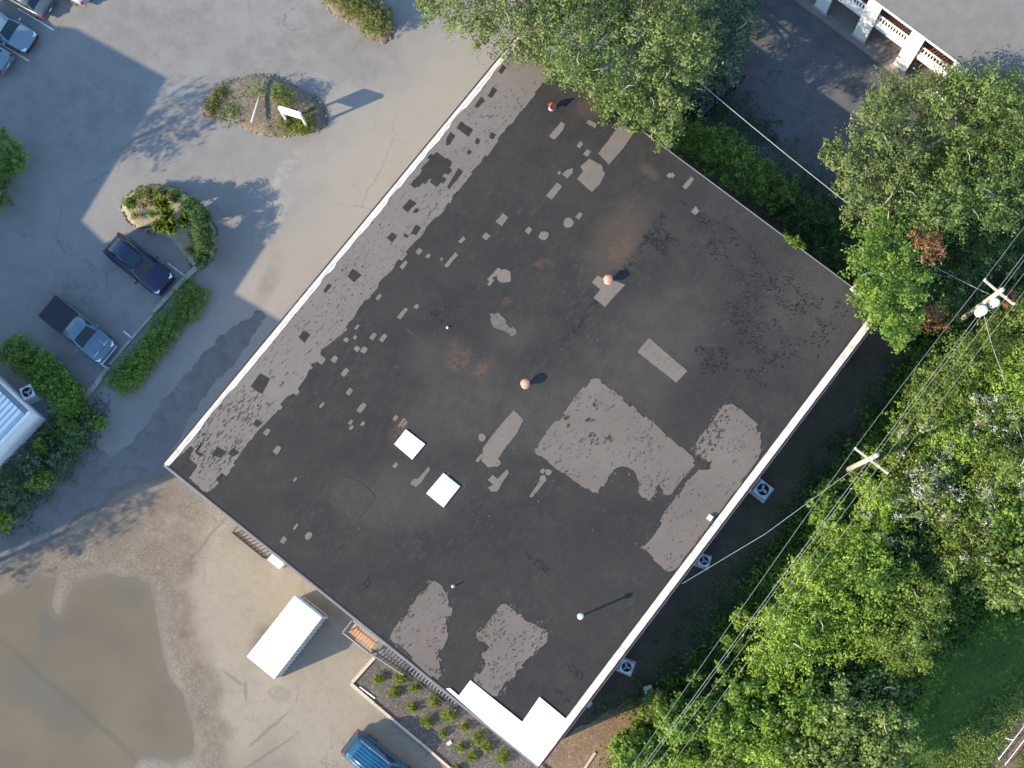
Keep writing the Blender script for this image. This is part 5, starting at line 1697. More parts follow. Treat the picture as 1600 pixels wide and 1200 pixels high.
# transformers on the second pole
for (x, y, z, rad, h) in ((1536, 484, 8.4, 0.30, 0.95), (1556, 472, 8.6, 0.26, 0.8)):
    q = P(x, y, z)
    bm = bmesh.new(); add_lathe(bm, q - Vector((0, 0, h)), [(rad * 0.9, 0), (rad, 0.05), (rad, h - 0.12), (rad * 1.06, h - 0.1), (rad * 1.03, h - 0.02), (rad * 0.6, h + 0.05), (0.05, h + 0.07)], 18); bmesh.ops.recalc_face_normals(bm, faces=bm.faces)
    tr = spart(up2, 'transformer', bm, M_WHITEP, True)
    bm = bmesh.new(); add_lathe(bm, q + Vector((0.06, 0.05, 0.03)), [(0.05, 0), (0.07, 0.1), (0.04, 0.25)], 8); bmesh.ops.recalc_face_normals(bm, faces=bm.faces); spart(up2, 'bushing', bm, M_INS, True, tr)
    pole_at = Vector((up2.location.x, up2.location.y, 0)).lerp(Vector((T2.x, T2.y, 0)), z / 10.6)
    bm = bmesh.new(); add_tube(bm, [q - Vector((0, 0, h * 0.4)), Vector((pole_at.x, pole_at.y, z - h * 0.4))], 0.05, 6); spart(up2, 'bracket', bm, M_EDGE)


def wire(pts, sag, label, rad=0.009, group='power lines', m=None):
    bm = bmesh.new()
    allp = []
    for i in range(len(pts) - 1):
        a, b = Vector(pts[i]), Vector(pts[i + 1])
        for k in range(14 + (i == len(pts) - 2)):
            t = k / 14
            allp.append(a.lerp(b, t) - Vector((0, 0, sag * 4 * t * (1 - t))))
    add_tube(bm, allp, rad, 5)
    tag(mesh_obj('power_line', bm, m or M_WIRE), label, 'power line', group)


u12 = (A1 - A2); u12.z = 0
down = u12.normalized() * 34; upw = -u12.normalized() * 30
dz = Vector((0, 0, 0.22))
sidev = (B1 - A1).normalized()


def far(p, px, py, z): return P(px, py, z)


wire([A2 + upw + dz, A2 + dz, A1 + dz, far(A1, 968, 1225, 9.6)], 0.5, 'power line on the end of both crossarms closest to the parapet')
wire([B2 + upw + dz, B2 + dz, B1 + dz, far(B1, 1028, 1225, 9.6)], 0.5, 'power line on the crossarm ends furthest from the parapet', 0.009)
M2a = A2.lerp(B2, 0.72); M1a = A1.lerp(B1, 0.72)
wire([M2a + upw + dz, M2a + dz, M1a + dz, far(M1a, 1005, 1225, 9.6)], 0.5, 'power line between the two outer wires, on the inner insulators')
t2 = Vector((T2.x, T2.y, 8.2)); t1 = Vector((T1.x, T1.y, 8.0))
wire([t2 + upw, t2, t1, far(t1, 985, 1225, 7.6)], 0.4, 'lower communication cable fixed to both pole shafts', 0.013)
wire([t2 + upw + sidev * 0.2, t2 + sidev * 0.2, t1 + sidev * 0.2, far(t1, 990, 1225, 7.8)], 0.55, 'slightly looser twin of the communication cable on the pole shafts', 0.010)
wire([Vector((T1.x, T1.y, 7.6)) - Vector((0.1, 0, 0)), P(1196, 834, 7.1), P(1066, 912, 6.85)], 0.12, 'service cable running from the plain utility pole down to the roof edge', 0.015)
wire([P(940, -20, 8.2), P(1085, 122, 6.6), P(1330, 322, 5.6), P(1430, 400, 5.0), P(1557, 465, 5.6)], 0.2, 'pale thick cable crossing the dark lot between the two groups of trees', 0.024, None, plain('pale_cable', (0.36, 0.36, 0.35), 0.5, 0, 0.1, 3))
wire([P(1536, 484, 8.0), P(1565, 580, 7.2), P(1610, 720, 6.5)], 0.3, 'thin cable dropping from the transformers through the wood to the right edge', 0.013)

# white pipe rail by the path at the bottom right
rf_ = empty('pipe_rail', P(1575, 1160), 0, 'low white pipe rail beside the earth path at the bottom right', 'rail')
for a, b in (((1604, 1130), (1560, 1187)), ((1616, 1136), (1570, 1196)), ((1571, 1153), (1583, 1157))):
    bm = bmesh.new(); add_tube(bm, [P(*a, 0.35), P(*b, 0.35)], 0.026, 6); spart(rf_, 'rail', bm, M_WHITEP)
for q in ((1602, 1133), (1584, 1156), (1562, 1185), (1612, 1141), (1573, 1192)):
    c = P(*q, 0.35)
    bm = bmesh.new(); add_tube(bm, [Vector((c.x, c.y, -0.05)), c], 0.025, 6); spart(rf_, 'post', bm, M_WHITEP)
# board lying in the leaf litter
p, q = P(930, 1176, .03), P(912, 1203, .03)
bm = bmesh.new(); add_box(bm, (p + q) / 2, ((q - p).length, 0.16, 0.06), math.atan2((q - p).y, (q - p).x)); tag(mesh_obj('board', bm, M_TIMBER), 'brown board lying in the leaf litter below the south corner', 'board')


# ------------------------------------------------------------------ plants
LF_OAK = m_leaf('oak_leaf', (0.062, 0.095, 0.026), (0.145, 0.193, 0.056), (0.225, 0.269, 0.090), 0.2)
LF_OAKG = m_leaf('oak_leaf_green', (0.059, 0.104, 0.025), (0.138, 0.200, 0.050), (0.214, 0.276, 0.084), 0.22)
LF_DARKSHADE = m_leaf('dark_shade_leaf', (0.033, 0.072, 0.024), (0.066, 0.138, 0.040), (0.116, 0.198, 0.061), 0.25)  # dark leaf; shade put into its colour for plants in shadow
LF_SHADETEAL = m_leaf('shade_teal_leaf', (0.043, 0.086, 0.043), (0.086, 0.144, 0.079), (0.158, 0.216, 0.130), 0.2)  # teal of the shade put into the leaf colour
LF_YEL = m_leaf('yellow_green_leaf', (0.103, 0.188, 0.029), (0.243, 0.366, 0.047), (0.398, 0.510, 0.084), 0.3)
LF_OLIVE = m_leaf('olive_leaf', (0.071, 0.114, 0.021), (0.167, 0.234, 0.040), (0.268, 0.338, 0.077), 0.28)
LF_GREEN = m_leaf('fresh_leaf', (0.071, 0.144, 0.025), (0.149, 0.257, 0.039), (0.247, 0.365, 0.063), 0.3)
LF_GRAY = m_leaf('gray_green_leaf', (0.073, 0.114, 0.028), (0.157, 0.216, 0.052), (0.251, 0.313, 0.090), 0.2)
LF_BOX = m_leaf('bright_shrub_leaf', (0.060, 0.108, 0.010), (0.156, 0.222, 0.018), (0.264, 0.312, 0.036), 0.3)
LF_RUST = m_leaf('dead_leaf', (0.13, 0.050, 0.022), (0.27, 0.115, 0.055), (0.40, 0.20, 0.11), 0.15)
LF_WHITE = m_leaf('white_blossom', (0.34, 0.33, 0.26), (0.52, 0.50, 0.42), (0.7, 0.68, 0.6), 0.2)
LF_STRAW = m_leaf('straw_blade', (0.172, 0.138, 0.061), (0.345, 0.287, 0.143), (0.506, 0.437, 0.242), 0.2)
LF_SHRUB = m_leaf('clipped_leaf', (0.069, 0.086, 0.023), (0.149, 0.167, 0.040), (0.230, 0.241, 0.069), 0.2)
M_PALEBARK = plain('pale_bark', (0.34, 0.31, 0.26), 0.9, 0, 0.2, 6)
M_BARK = plain('bark', (0.12, 0.10, 0.08), 0.9, 0, 0.3, 6)


def tree(name, lobes_px, zc, m, label, cat='tree', group=None, dome=0.9, leaf=0.19, tuft=0.45, dens=1.0, per=34, trunk=0.22, cap=0.0, squash=0.75, fill=0.35, shag=0.25, jit=0.5, base=None, under=0.0, dead=(), blossom=0, rscale=1.0, slim=0.55, tshift=0.0):
    """lobes_px: (px, py, radius px); crown lobes at about height zc"""
    L = []
    mx = sum(l[0] for l in lobes_px) / len(lobes_px); my = sum(l[1] for l in lobes_px) / len(lobes_px)
    far = max(math.hypot(l[0] - mx, l[1] - my) for l in lobes_px) + 1
    for (x, y, r) in lobes_px:
        q = math.hypot(x - mx, y - my) / far
        z = zc + dome * (0.6 - q * q * 1.3) + random.uniform(-1.0, 1.0) * min(1, dome)
        rr = r / 25.0 * rscale * (0.88 if under else 1.0)
        z = max(z, rr * 0.55)
        L.append((tuple(P(x, y, z)), rr))
    if base is None:
        g = Vector((sum(l[0][0] for l in L) / len(L), sum(l[0][1] for l in L) / len(L), -0.06))
    else:
        g = P(base[0], base[1], -0.06)
    r = empty(name, g, random.uniform(0, 6.28) * 0, label, cat, group)
    bm = bmesh.new()
    mean_z = sum(l[0][2] for l in L) / len(L)
    fork = g.lerp(Vector((g.x, g.y, mean_z)), 0.45)
    add_tube(bm, [g, g.lerp(fork, 0.5) + Vector((random.uniform(-.1, .1), random.uniform(-.1, .1), 0)), fork], [trunk * 1.25, trunk, trunk * 0.85], 8)
    bmesh.ops.recalc_face_normals(bm, faces=bm.faces)
    tk = spart(r, 'trunk', bm, M_BARK, True)
    for (c, rr) in L[:10]:
        e = Vector(c)
        mid = fork.lerp(e, 0.5) + Vector((random.uniform(-.2, .2), random.uniform(-.2, .2), 0.25))
        bm = bmesh.new()
        add_tube(bm, [fork, mid, e + Vector((0, 0, rr * 0.3))], [trunk * 0.5, trunk * 0.3, trunk * 0.08], 5)
        bmesh.ops.recalc_face_normals(bm, faces=bm.faces)
        spart(r, 'limb', bm, M_BARK, True, tk)
    if under:
        for q in range(7 if trunk > 0.2 else 2):
            (c, rr) = random.choice(L)
            a = random.uniform(0, 6.28)
            p0 = Vector(c) + Vector((math.cos(a), math.sin(a), 0)) * rr * 0.2 + Vector((0, 0, rr * 0.45))
            p2 = Vector(c) + Vector((math.cos(a), math.sin(a), 0)) * rr * random.uniform(0.8, 1.1) + Vector((0, 0, rr * random.uniform(0.75, 0.95)))
            bm = bmesh.new(); add_tube(bm, [p0, p0.lerp(p2, 0.55) + Vector((random.uniform(-.15, .15), random.uniform(-.15, .15), 0.12)), p2], [0.05, 0.035, 0.012], 5)
            bmesh.ops.recalc_face_normals(bm, faces=bm.faces)
            spart(r, 'limb', bm, M_PALEBARK, True, tk)
        L = L + [((c[0], c[1], max(0.5, c[2] - under * random.uniform(0.8, 1.2))), rr * 0.95) for (c, rr) in L]
    o = foliage('crown', L, m, r, leaf, tuft, dens, per, squash, fill=fill, shag=shag, jit=jit, slim=slim, tshift=tshift)
    o.matrix_parent_inverse = Matrix.Translation(-r.location); o['kind'] = 'stuff'
    for (x, y, rp) in dead:
        q = [(tuple(P(x + random.uniform(-.5, .5) * rp, y + random.uniform(-.7, .7) * rp, zc + 1.5)), rp / 25 * 0.55) for _ in range(4)]
        o = foliage('dead_foliage', q, LF_RUST, r, leaf * 1.1, 0.25, 0.8, 18, 0.6, slim=0.28)
        o.matrix_parent_inverse = Matrix.Translation(-r.location); o['kind'] = 'stuff'
    if blossom:
        q = []
        for k in range(int(blossom * 1.8)):
            (c, rr) = random.choice(L[:len(L) // 2] if under else L)
            a = random.uniform(0, 6.28); b = random.uniform(0.2, 0.9)
            q.append(((c[0] + rr * b * math.cos(a), c[1] + rr * b * math.sin(a), c[2] + rr * squash * math.sqrt(1 - b * b) + 0.1), random.uniform(0.2, 0.42)))
        o = foliage('blossom', q, LF_WHITE, r, 0.12, 0.2, 0.45, 10, 0.5, fill=0.1)
        o.matrix_parent_inverse = Matrix.Translation(-r.location); o['kind'] = 'stuff'
    return r


def crown(x, y, R, n=8, seed=0):
    """lobes of a rounded crown of radius R px"""
    r = random.Random(seed * 31 + int(x) * 7 + int(y))
    out = [(x, y, R * 0.5)]
    for k in range(n):
        a = 2 * math.pi * (k + r.uniform(-0.3, 0.3)) / n
        q = R * r.uniform(0.42, 0.72)
        out.append((x + q * math.cos(a), y + q * math.sin(a), R * r.uniform(0.28, 0.48)))
    for k in range(n // 2):
        a = r.uniform(0, 6.28); q = R * r.uniform(0.8, 1.0)
        out.append((x + q * math.cos(a), y + q * math.sin(a), R * r.uniform(0.14, 0.24)))
    return out


# trees over the north side of the roof
tree('oak_tree', [(690, -8, 36), (735, 16, 34), (775, 24, 30), (800, 45, 30), (830, 58, 26), (850, 78, 20), (840, 20, 36), (720, -40, 45), (790, -40, 50), (860, -20, 45), (668, -2, 18), (755, 42, 14), (822, 78, 14)], 9.3, LF_OAK,
     'large gray-green oak reaching over the north tip of the white parapet', base=(770, -30), shag=0.35, under=2.0, dens=0.85)
tree('oak_tree', [(880, 40, 38), (905, 80, 34), (930, 20, 40), (900, 112, 24), (940, 70, 36), (955, 110, 32), (925, 130, 22), (970, 145, 26), (985, 170, 20), (950, 160, 16), (900, -20, 50), (960, -10, 45), (870, 95, 18), (1000, 180, 15)], 9.6, LF_OAKG,
     'oak with its crown hanging over the north east roof edge', base=(975, 60), shag=0.35, under=1.6, dens=0.9)
tree('oak_tree', [(1000, 30, 40), (1030, 60, 38), (1070, 40, 38), (1090, 80, 26), (1010, 95, 36), (1050, 105, 34), (1000, 135, 26), (1040, 145, 30), (1022, 175, 22), (1045, 190, 18), (1058, 160, 22), (1060, -10, 45), (1000, -25, 45), (1036, 204, 12), (1080, 115, 18), (1095, 55, 20)], 9.7, LF_OAK,
     'gray-green oak beside the black car on the dark lot', base=(1035, 70), shag=0.35, under=2.4, dens=0.9)
tree('oak_tree', [(1120, 20, 40), (1145, 55, 34), (1160, 10, 32), (1125, 85, 32), (1150, 95, 22), (1105, 115, 24), (1170, 40, 18), (1110, -30, 50), (1165, -30, 35), (1085, 140, 22), (1140, 112, 16)], 4.6, LF_SHADETEAL,
     'tree whose shade is tinted into blue-green leaves, above the black car', base=(1110, 50), shag=0.3, under=1.8)
# trees between the dark lot and the wood
tree('oak_tree', [(1405, 165, 36), (1372, 200, 32), (1345, 238, 28), (1312, 238, 15), (1300, 232, 10), (1390, 235, 36), (1352, 285, 32), (1400, 285, 34), (1425, 205, 32), (1378, 325, 30), (1340, 320, 18), (1385, 130, 18), (1430, 255, 28), (1325, 262, 14), (1365, 168, 16), (1420, 140, 20)], 7.2, LF_OAK,
     'gray-green oak whose crown meets the pale cable at the edge of the dark lot', base=(1385, 250), shag=0.4, under=1.8)
tree('oak_tree', [(1470, 146, 36), (1515, 150, 38), (1560, 150, 38), (1605, 160, 44), (1500, 135, 26), (1545, 136, 28), (1580, 190, 36), (1485, 200, 34), (1540, 215, 36), (1590, 245, 34), (1462, 245, 32), (1446, 128, 20), (1515, 265, 30), (1555, 275, 28), (1490, 122, 16), (1600, 140, 26), (1455, 178, 18)], 7.4, LF_OAKG,
     'broad oak in front of the white balcony building at the right edge', base=(1530, 200), shag=0.4, under=1.8)
tree('oak_tree', [(1365, 375, 30), (1400, 400, 34), (1365, 425, 28), (1390, 455, 34), (1422, 465, 30), (1362, 470, 18), (1408, 505, 20), (1398, 515, 14), (1428, 430, 28), (1385, 355, 26), (1420, 490, 18), (1378, 490, 14), (1350, 400, 16), (1355, 448, 14), (1415, 530, 8)], 8.9, LF_GREEN,
     'green tree overhanging the east corner of the roof', base=(1400, 430), shag=0.35, under=1.8, dead=((1447, 385, 24),))
tree('oak_tree', [(1470, 320, 36), (1515, 325, 32), (1555, 310, 30), (1500, 285, 30), (1450, 350, 28), (1560, 340, 22), (1530, 295, 26), (1590, 300, 26), (1575, 330, 18), (1435, 315, 24)], 7.8, LF_OAKG,
     'oak with long pale sprays left of the transformers pole', base=(1500, 320), shag=0.5, under=1.8, leaf=0.19)
tree('tree', [(1490, 400, 28), (1520, 420, 26), (1470, 440, 28), (1500, 460, 26), (1550, 395, 28), (1590, 400, 30), (1455, 470, 24), (1540, 370, 24), (1480, 485, 20), (1595, 360, 26), (1445, 420, 20)], 3.9, LF_DARKSHADE,
     'dark shaded tree under the overhead lines, left of the transformers', base=(1510, 430), dead=((1458, 505, 24), (1578, 466, 12)))

# the wood, lower right
WOOD = [  # x, y, R, z, leaves, blossom, label
    (1535, 565, 62, 5.6, LF_OLIVE, 0, 'olive tree just below the transformers pole'),
    (1595, 600, 55, 6.0, LF_YEL, 2, 'yellow-green tree at the right edge below the transformers'),
    (1472, 625, 50, 5.0, LF_OLIVE, 3, 'olive tree with white blossom nearest the wires between the two poles'),
    (1555, 670, 58, 5.6, LF_OLIVE, 10, 'olive tree with scattered white blossom near the thin dropping cable'),
    (1497, 700, 52, 5.4, LF_YEL, 6, 'yellow-green tree east of the plain utility pole'),
    (1430, 715, 42, 4.2, LF_OLIVE, 6, 'small olive tree right of the plain utility pole crossarm'),
    (1590, 735, 52, 5.6, LF_OLIVE, 8, 'blossoming olive tree at the right edge, level with the plain pole'),
    (1450, 775, 48, 4.8, LF_GRAY, 12, 'gray-green tree with most white blossom in the wood'),
    (1525, 785, 50, 5.2, LF_OLIVE, 12, 'olive tree with a white blossom patch, inside the wood'),
    (1385, 785, 42, 4.4, LF_YEL, 5, 'yellow-green tree with pale blossom below the plain utility pole'),
    (1588, 830, 50, 5.4, LF_GREEN, 2, 'green tree at the right edge above the shaded lawn'),
    (1510, 860, 48, 5.4, LF_OLIVE, 2, 'olive tree with feathery tips above the lawn'),
    (1428, 860, 42, 3.6, LF_DARKSHADE, 2, 'dark low tree in a shaded hollow in the middle of the wood'),
    (1338, 865, 46, 5.0, LF_YEL, 2, 'bright yellow-green tree close to the wires below the plain pole'),
    (1378, 915, 46, 4.8, LF_GREEN, 0, 'green tree in the middle of the lower wood'),
    (1292, 915, 50, 5.4, LF_YEL, 0, 'tall yellow-green tree at the wire side of the lower wood'),
    (1250, 985, 52, 5.6, LF_YEL, 0, 'bright yellow-green tree bordering the wires opposite the south condenser'),
    (1440, 940, 48, 5.2, LF_OLIVE, 0, 'olive tree with yellow tips next to the shaded lawn'),
    (1340, 985, 46, 5.0, LF_YEL, 0, 'yellow-tinged tree in the lower wood behind the tall wire side trees'),
    (1412, 1010, 46, 5.4, LF_OLIVE, 0, 'olive tree with golden patches on the lawn edge'),
    (1210, 1045, 40, 4.6, LF_YEL, 0, 'yellow tree at the lower end of the wire corridor'),
    (1300, 1060, 40, 3.8, LF_DARKSHADE, 0, 'dark tree in the gap of the lower wood'),
    (1375, 1075, 40, 3.8, LF_DARKSHADE, 0, 'dark green tree on the edge of the shaded lawn'),
    (1180, 1105, 46, 4.4, LF_GREEN, 0, 'fresh green broadleaf tree near the bottom edge'),
    (1120, 1130, 44, 4.2, LF_GREEN, 0, 'fresh green broadleaf tree beside the wires at the bottom'),
    (1250, 1110, 46, 4.8, LF_GREEN, 0, 'green tree between the yellow tree and the gray-green trees'),
    (1322, 1125, 50, 5.4, LF_GRAY, 0, 'gray-green tree near the bottom edge beside the lawn'),
    (1385, 1150, 46, 5.2, LF_GRAY, 0, 'gray-green tree on the lawn corner at the bottom'),
    (1275, 1180, 50, 5.2, LF_GRAY, 0, 'gray-green tree cut by the bottom edge'),
    (1200, 1180, 44, 4.6, LF_YEL, 0, 'yellow-green tree cut by the bottom edge'),
    (1130, 1190, 40, 4.0, LF_OLIVE, 0, 'olive tree cut by the bottom edge under the wires'),
    (1345, 1200, 44, 5.0, LF_GRAY, 0, 'gray-green tree at the bottom edge nearest the lawn'),
    (1575, 900, 44, 5.0, LF_GRAY, 0, 'pale gray-green tree hanging over the shaded lawn at the right edge'),
    (1610, 500, 40, 5.0, LF_OLIVE, 0, 'olive tree at the right edge beside the transformers'),
    (1300, 800, 30, 2.6, LF_GREEN, 0, 'small fresh tree under the wires below the plain pole'),
    (1055, 1130, 36, 3.2, LF_GREEN, 0, 'fresh green tree at the end of the leaf litter'),
    (1000, 1180, 36, 2.8, LF_GREEN, 0, 'low green tree at the bottom edge beside the leaf litter'),
    (1060, 1195, 32, 2.8, LF_YEL, 0, 'low yellow-green tree at the bottom edge between the wires'),
    (1030, 1110, 24, 2.2, LF_OLIVE, 0, 'low olive tree where the leaf litter meets the wires'),
]
for i, (x, y, R, z, m, bl, lb_) in enumerate(WOOD):
    fine = m in (LF_GRAY, LF_GREEN)
    tree('tree', crown(x, y, R * 1.05, 8, i), z, m, lb_, 'tree', 'trees of the wood', dome=1.3, leaf=0.20 if not fine else 0.24, tuft=0.42, dens=0.85, per=26, trunk=0.14, under=1.5, rscale=1.1, shag=0.5, blossom=bl, squash=0.85, slim=0.42 if m in (LF_OLIVE, LF_YEL) else 0.6)

# saplings along the wires
SAP = [(1412, 655, 26, 3.4, LF_GREEN, 'pale green sapling under the wires, above the plain utility pole'), (1372, 712, 20, 3.0, LF_GREEN, 'small pale green sapling touching the plain pole crossarm'),
       (1345, 755, 24, 2.8, LF_GREEN, 'sapling directly below the plain utility pole'), (1298, 762, 16, 2.2, LF_GREEN, 'thin sapling beside the service cable'),
       (1157, 966, 18, 3.0, LF_YEL, 'bright sapling top between the wires, opposite the small condenser'), (1140, 1005, 12, 2.4, LF_GREEN, 'little green sapling below the bright sapling, on the wires'),
       (1128, 1043, 8, 1.6, LF_GREEN, 'tiny star-shaped sapling in the dark under the wires'), (1090, 1070, 18, 2.0, LF_GREEN, 'sapling at the lower dark end of the wire corridor'),
       (1440, 575, 22, 2.4, LF_DARKSHADE, 'dark sapling near the rust-brown branch and the parapet'), (1310, 830, 20, 2.8, LF_GREEN, 'green sapling leaning over the lowest wire')]
for i, (x, y, R, z, m, lb_) in enumerate(SAP):
    tree('sapling', crown(x, y, R, 5, i + 50), z, m, lb_, 'sapling', 'saplings under the power lines', dome=0.6, leaf=0.17, tuft=0.26, dens=0.7, per=14, trunk=0.06, shag=0.6, fill=0.15)


# low growth: one mass nobody could count
def scatter_px(poly, n, zfun, jitter=0.0):
    pts = np.array([(p[0], p[1]) for p in px_poly(poly, 0)])
    x0, y0 = pts.min(0); x1, y1 = pts.max(0)
    X = rng.uniform(x0, x1, n * 3); Y = rng.uniform(y0, y1, n * 3)
    s = sdist([tuple(p) for p in pts], X, Y)
    k = s > rng.normal(0, 0.5, len(X))
    return X[k][:n], Y[k][:n]


def ground_cover(name, poly, n, zmax, m, label, leaf=0.2, nscale=2.0, per=9, gap=0.42, tshift=0.0):
    X, Y = scatter_px(poly, n, None)
    hh = vnoise(X, Y, nscale, 4, 17)
    k = hh > gap - 0.14
    X, Y, hh = X[k], Y[k], hh[k]
    Z = np.clip((hh - gap + 0.14) * 2.0, 0.06, 1.0) * zmax
    c = np.repeat(np.stack([X, Y, Z], 1), per, 0)
    c[:, :2] += rng.normal(0, 0.22, (len(c), 2))
    c[:, 2] *= rng.uniform(0.3, 1.05, len(c))
    d = unit(rng.normal(0, 1, c.shape) + np.array([0, 0, 1.0]))
    t = np.repeat(hh, per) + rng.normal(0, 0.16, len(c)) + tshift
    o = leaf_mesh(name, c, d, np.full(len(c), leaf), t, m, None, 0.5)
    return tag(o, label, 'undergrowth', None, 'stuff')


ground_cover('undergrowth', [(1440, 540), (1560, 470), (1640, 420), (1640, 940), (1520, 985), (1440, 1080), (1400, 1230), (940, 1230), (1000, 1120), (1040, 1080), (1150, 960), (1240, 830), (1330, 700)], 11000, 1.7, LF_GREEN, 'green undergrowth filling the ground below the wood', 0.26, 2.2, 9, 0.36, -0.15)
ground_cover('ground_plants', [(1420, 540), (1460, 560), (1340, 740), (1240, 880), (1150, 1000), (1040, 1095), (960, 1120), (920, 1120), (1010, 1060), (1110, 930), (1200, 840), (1260, 740), (1330, 650)], 3600, 0.5, LF_DARKSHADE, 'sparse low plants on the shaded earth beside the long white parapet', 0.17, 1.4, 7, 0.5)
ground_cover('undergrowth', [(1180, 160), (1340, 340), (1345, 480), (1300, 430), (1050, 205), (1060, 150)], 600, 0.7, LF_DARKSHADE, 'dark low growth at the foot of the north east wall', 0.2)
ground_cover('undergrowth', [(1400, 260), (1640, 200), (1640, 480), (1440, 540), (1385, 500)], 2600, 1.8, LF_DARKSHADE, 'shaded undergrowth below the oaks by the transformers pole', 0.24)
# grass of the lawn
LF_GRASS = m_leaf('grass_blade', (0.075, 0.16, 0.030), (0.145, 0.245, 0.045), (0.27, 0.33, 0.085), 0.3)
LAWN_PX = [(1640, 900), (1600, 935), (1520, 995), (1470, 1050), (1430, 1115), (1395, 1240), (1530, 1240), (1560, 1150), (1600, 1100), (1640, 1060)]
X, Y = scatter_px(LAWN_PX, 26000, None)
hh = vnoise(X, Y, 1.6, 4, 23)
c = np.stack([X, Y, rng.uniform(0.0, 0.10, len(X)) + hh * 0.05], 1)
tag(leaf_mesh('grass', c, unit(rng.normal(0, 0.6, c.shape) + np.array([0, 0, 0.6])), np.full(len(c), 0.2), hh * 0.7 + rng.normal(0.1, 0.15, len(c)), LF_GRASS, None, 0.16), 'lawn grass in the clearing at the lower right', 'grass', None, 'stuff')
X, Y = scatter_px([(1640, 1035), (1590, 1080), (1540, 1125), (1500, 1160), (1470, 1240), (1510, 1240), (1530, 1190), (1555, 1145), (1590, 1098), (1640, 1052)], 5200, None)
c = np.repeat(np.stack([X, Y, rng.uniform(0.05, 0.35, len(X))], 1), 3, 0); c[:, :2] += rng.normal(0, .15, (len(c), 2))
tag(leaf_mesh('sunlit_grass', c, unit(rng.normal(0, 0.5, c.shape) + np.array([0, 0, 0.9])), np.full(len(c), 0.22), rng.normal(0.8, 0.2, len(c)), LF_GRASS, None, 0.3), 'tall grass with sunlight put into its tint, between the lawn and the earth path', 'grass', None, 'stuff')  # blade tint raised to paint the sunlit strip
X, Y = scatter_px([(1645, 1130), (1605, 1195), (1590, 1240), (1645, 1240)], 600, None)
c = np.repeat(np.stack([X, Y, rng.uniform(0.05, 0.5, len(X))], 1), 5, 0); c[:, :2] += rng.normal(0, .2, (len(c), 2))
tag(leaf_mesh('scrub', c, unit(rng.normal(0, 0.5, c.shape) + np.array([0, 0, 0.9])), np.full(len(c), 0.2), rng.normal(0.4, 0.2, len(c)), LF_OLIVE, None, 0.4), 'brownish scrub in the far bottom right corner past the pipe rail', 'scrub', None, 'stuff')


# ------------------------------------------------------------------ shrubs and hedges
def shrub(x, y, R, z, m, label, name='shrub', cat='shrub', group=None, leaf=0.10, tuft=0.18, dens=1.0, per=16, n=5, shag=0.25, squash=0.9, slim=0.5, fill=0.5, jit=0.5, tshift=0.0):
    rr = R / 24.0
    g = P(x, y, z * 0.5)
    g = Vector((g.x, g.y, 0.05))
    r = empty(name, g, 0, label, cat, group)
    L = [((g.x, g.y, max(0.15, z - rr * 0.55)), rr * 0.75)]
    for k in range(n):
        a = 2 * math.pi * (k + random.uniform(-.25, .25)) / n
        L.append(((g.x + rr * 0.5 * math.cos(a), g.y + rr * 0.5 * math.sin(a), max(0.12, z * random.uniform(0.45, 0.75))), rr * random.uniform(0.42, 0.58)))
    o = foliage('foliage', L, m, r, leaf, tuft, dens, per, squash, slim, fill, shag, jit, tshift=tshift)
    o.matrix_parent_inverse = Matrix.Translation(-r.location); o['kind'] = 'stuff'
    bm = bmesh.new(); add_tube(bm, [g - Vector((0, 0, .06)), g + Vector((0.02, 0.01, z * 0.6))], [0.04, 0.015], 5); spart(r, 'stem', bm, M_BARK)
    return r


BEDS = [(592, 1061, 8, 'first young shrub in the bed, nearest the pale timber corner'), (625, 1059, 12, 'largest young shrub beside the foot of the orange landing stair'), (648, 1074, 9, 'young shrub right of the largest, under the staircase railing'), (616, 1083, 9, 'young shrub in the middle of the upper bed above the timber edge'),
        (678, 1095, 9, 'young shrub by the middle of the lower staircase railing'), (644, 1106, 8, 'young shrub close to the timber edge before the shadow of the blue SUV'), (667, 1127, 10, 'young shrub at the tip of the blue SUV shadow'), (701, 1118, 11, 'tall young shrub below the end of the staircase railing'),
        (726, 1136, 8, 'young shrub nearest the white membrane wall'), (692, 1146, 6, 'tiny young shrub above the pale flat stone'), (747, 1153, 12, 'bushy young shrub near the wall, below the white membrane'), (762, 1168, 9, 'young shrub joined to the bushy one on its lower side'), (720, 1168, 7, 'young shrub right of the pale flat stone'),
        (736, 1183, 9, 'young shrub near the bottom of the bed, left of the others'), (786, 1184, 12, 'loose young shrub at the bottom of the bed by the wall'), (715, 1204, 8, 'young shrub cut by the bottom edge of the photo')]
for i, (x, y, R, lb_) in enumerate(BEDS):
    shrub(x, y, R * 0.86, 0.28 + R * 0.03, LF_BOX, lb_, 'young_shrub', 'shrub', 'young shrubs planted in the mulch bed', 0.11, 0.13, 0.9, 12, 5, 0.45, 0.8, 0.4, 0.4)

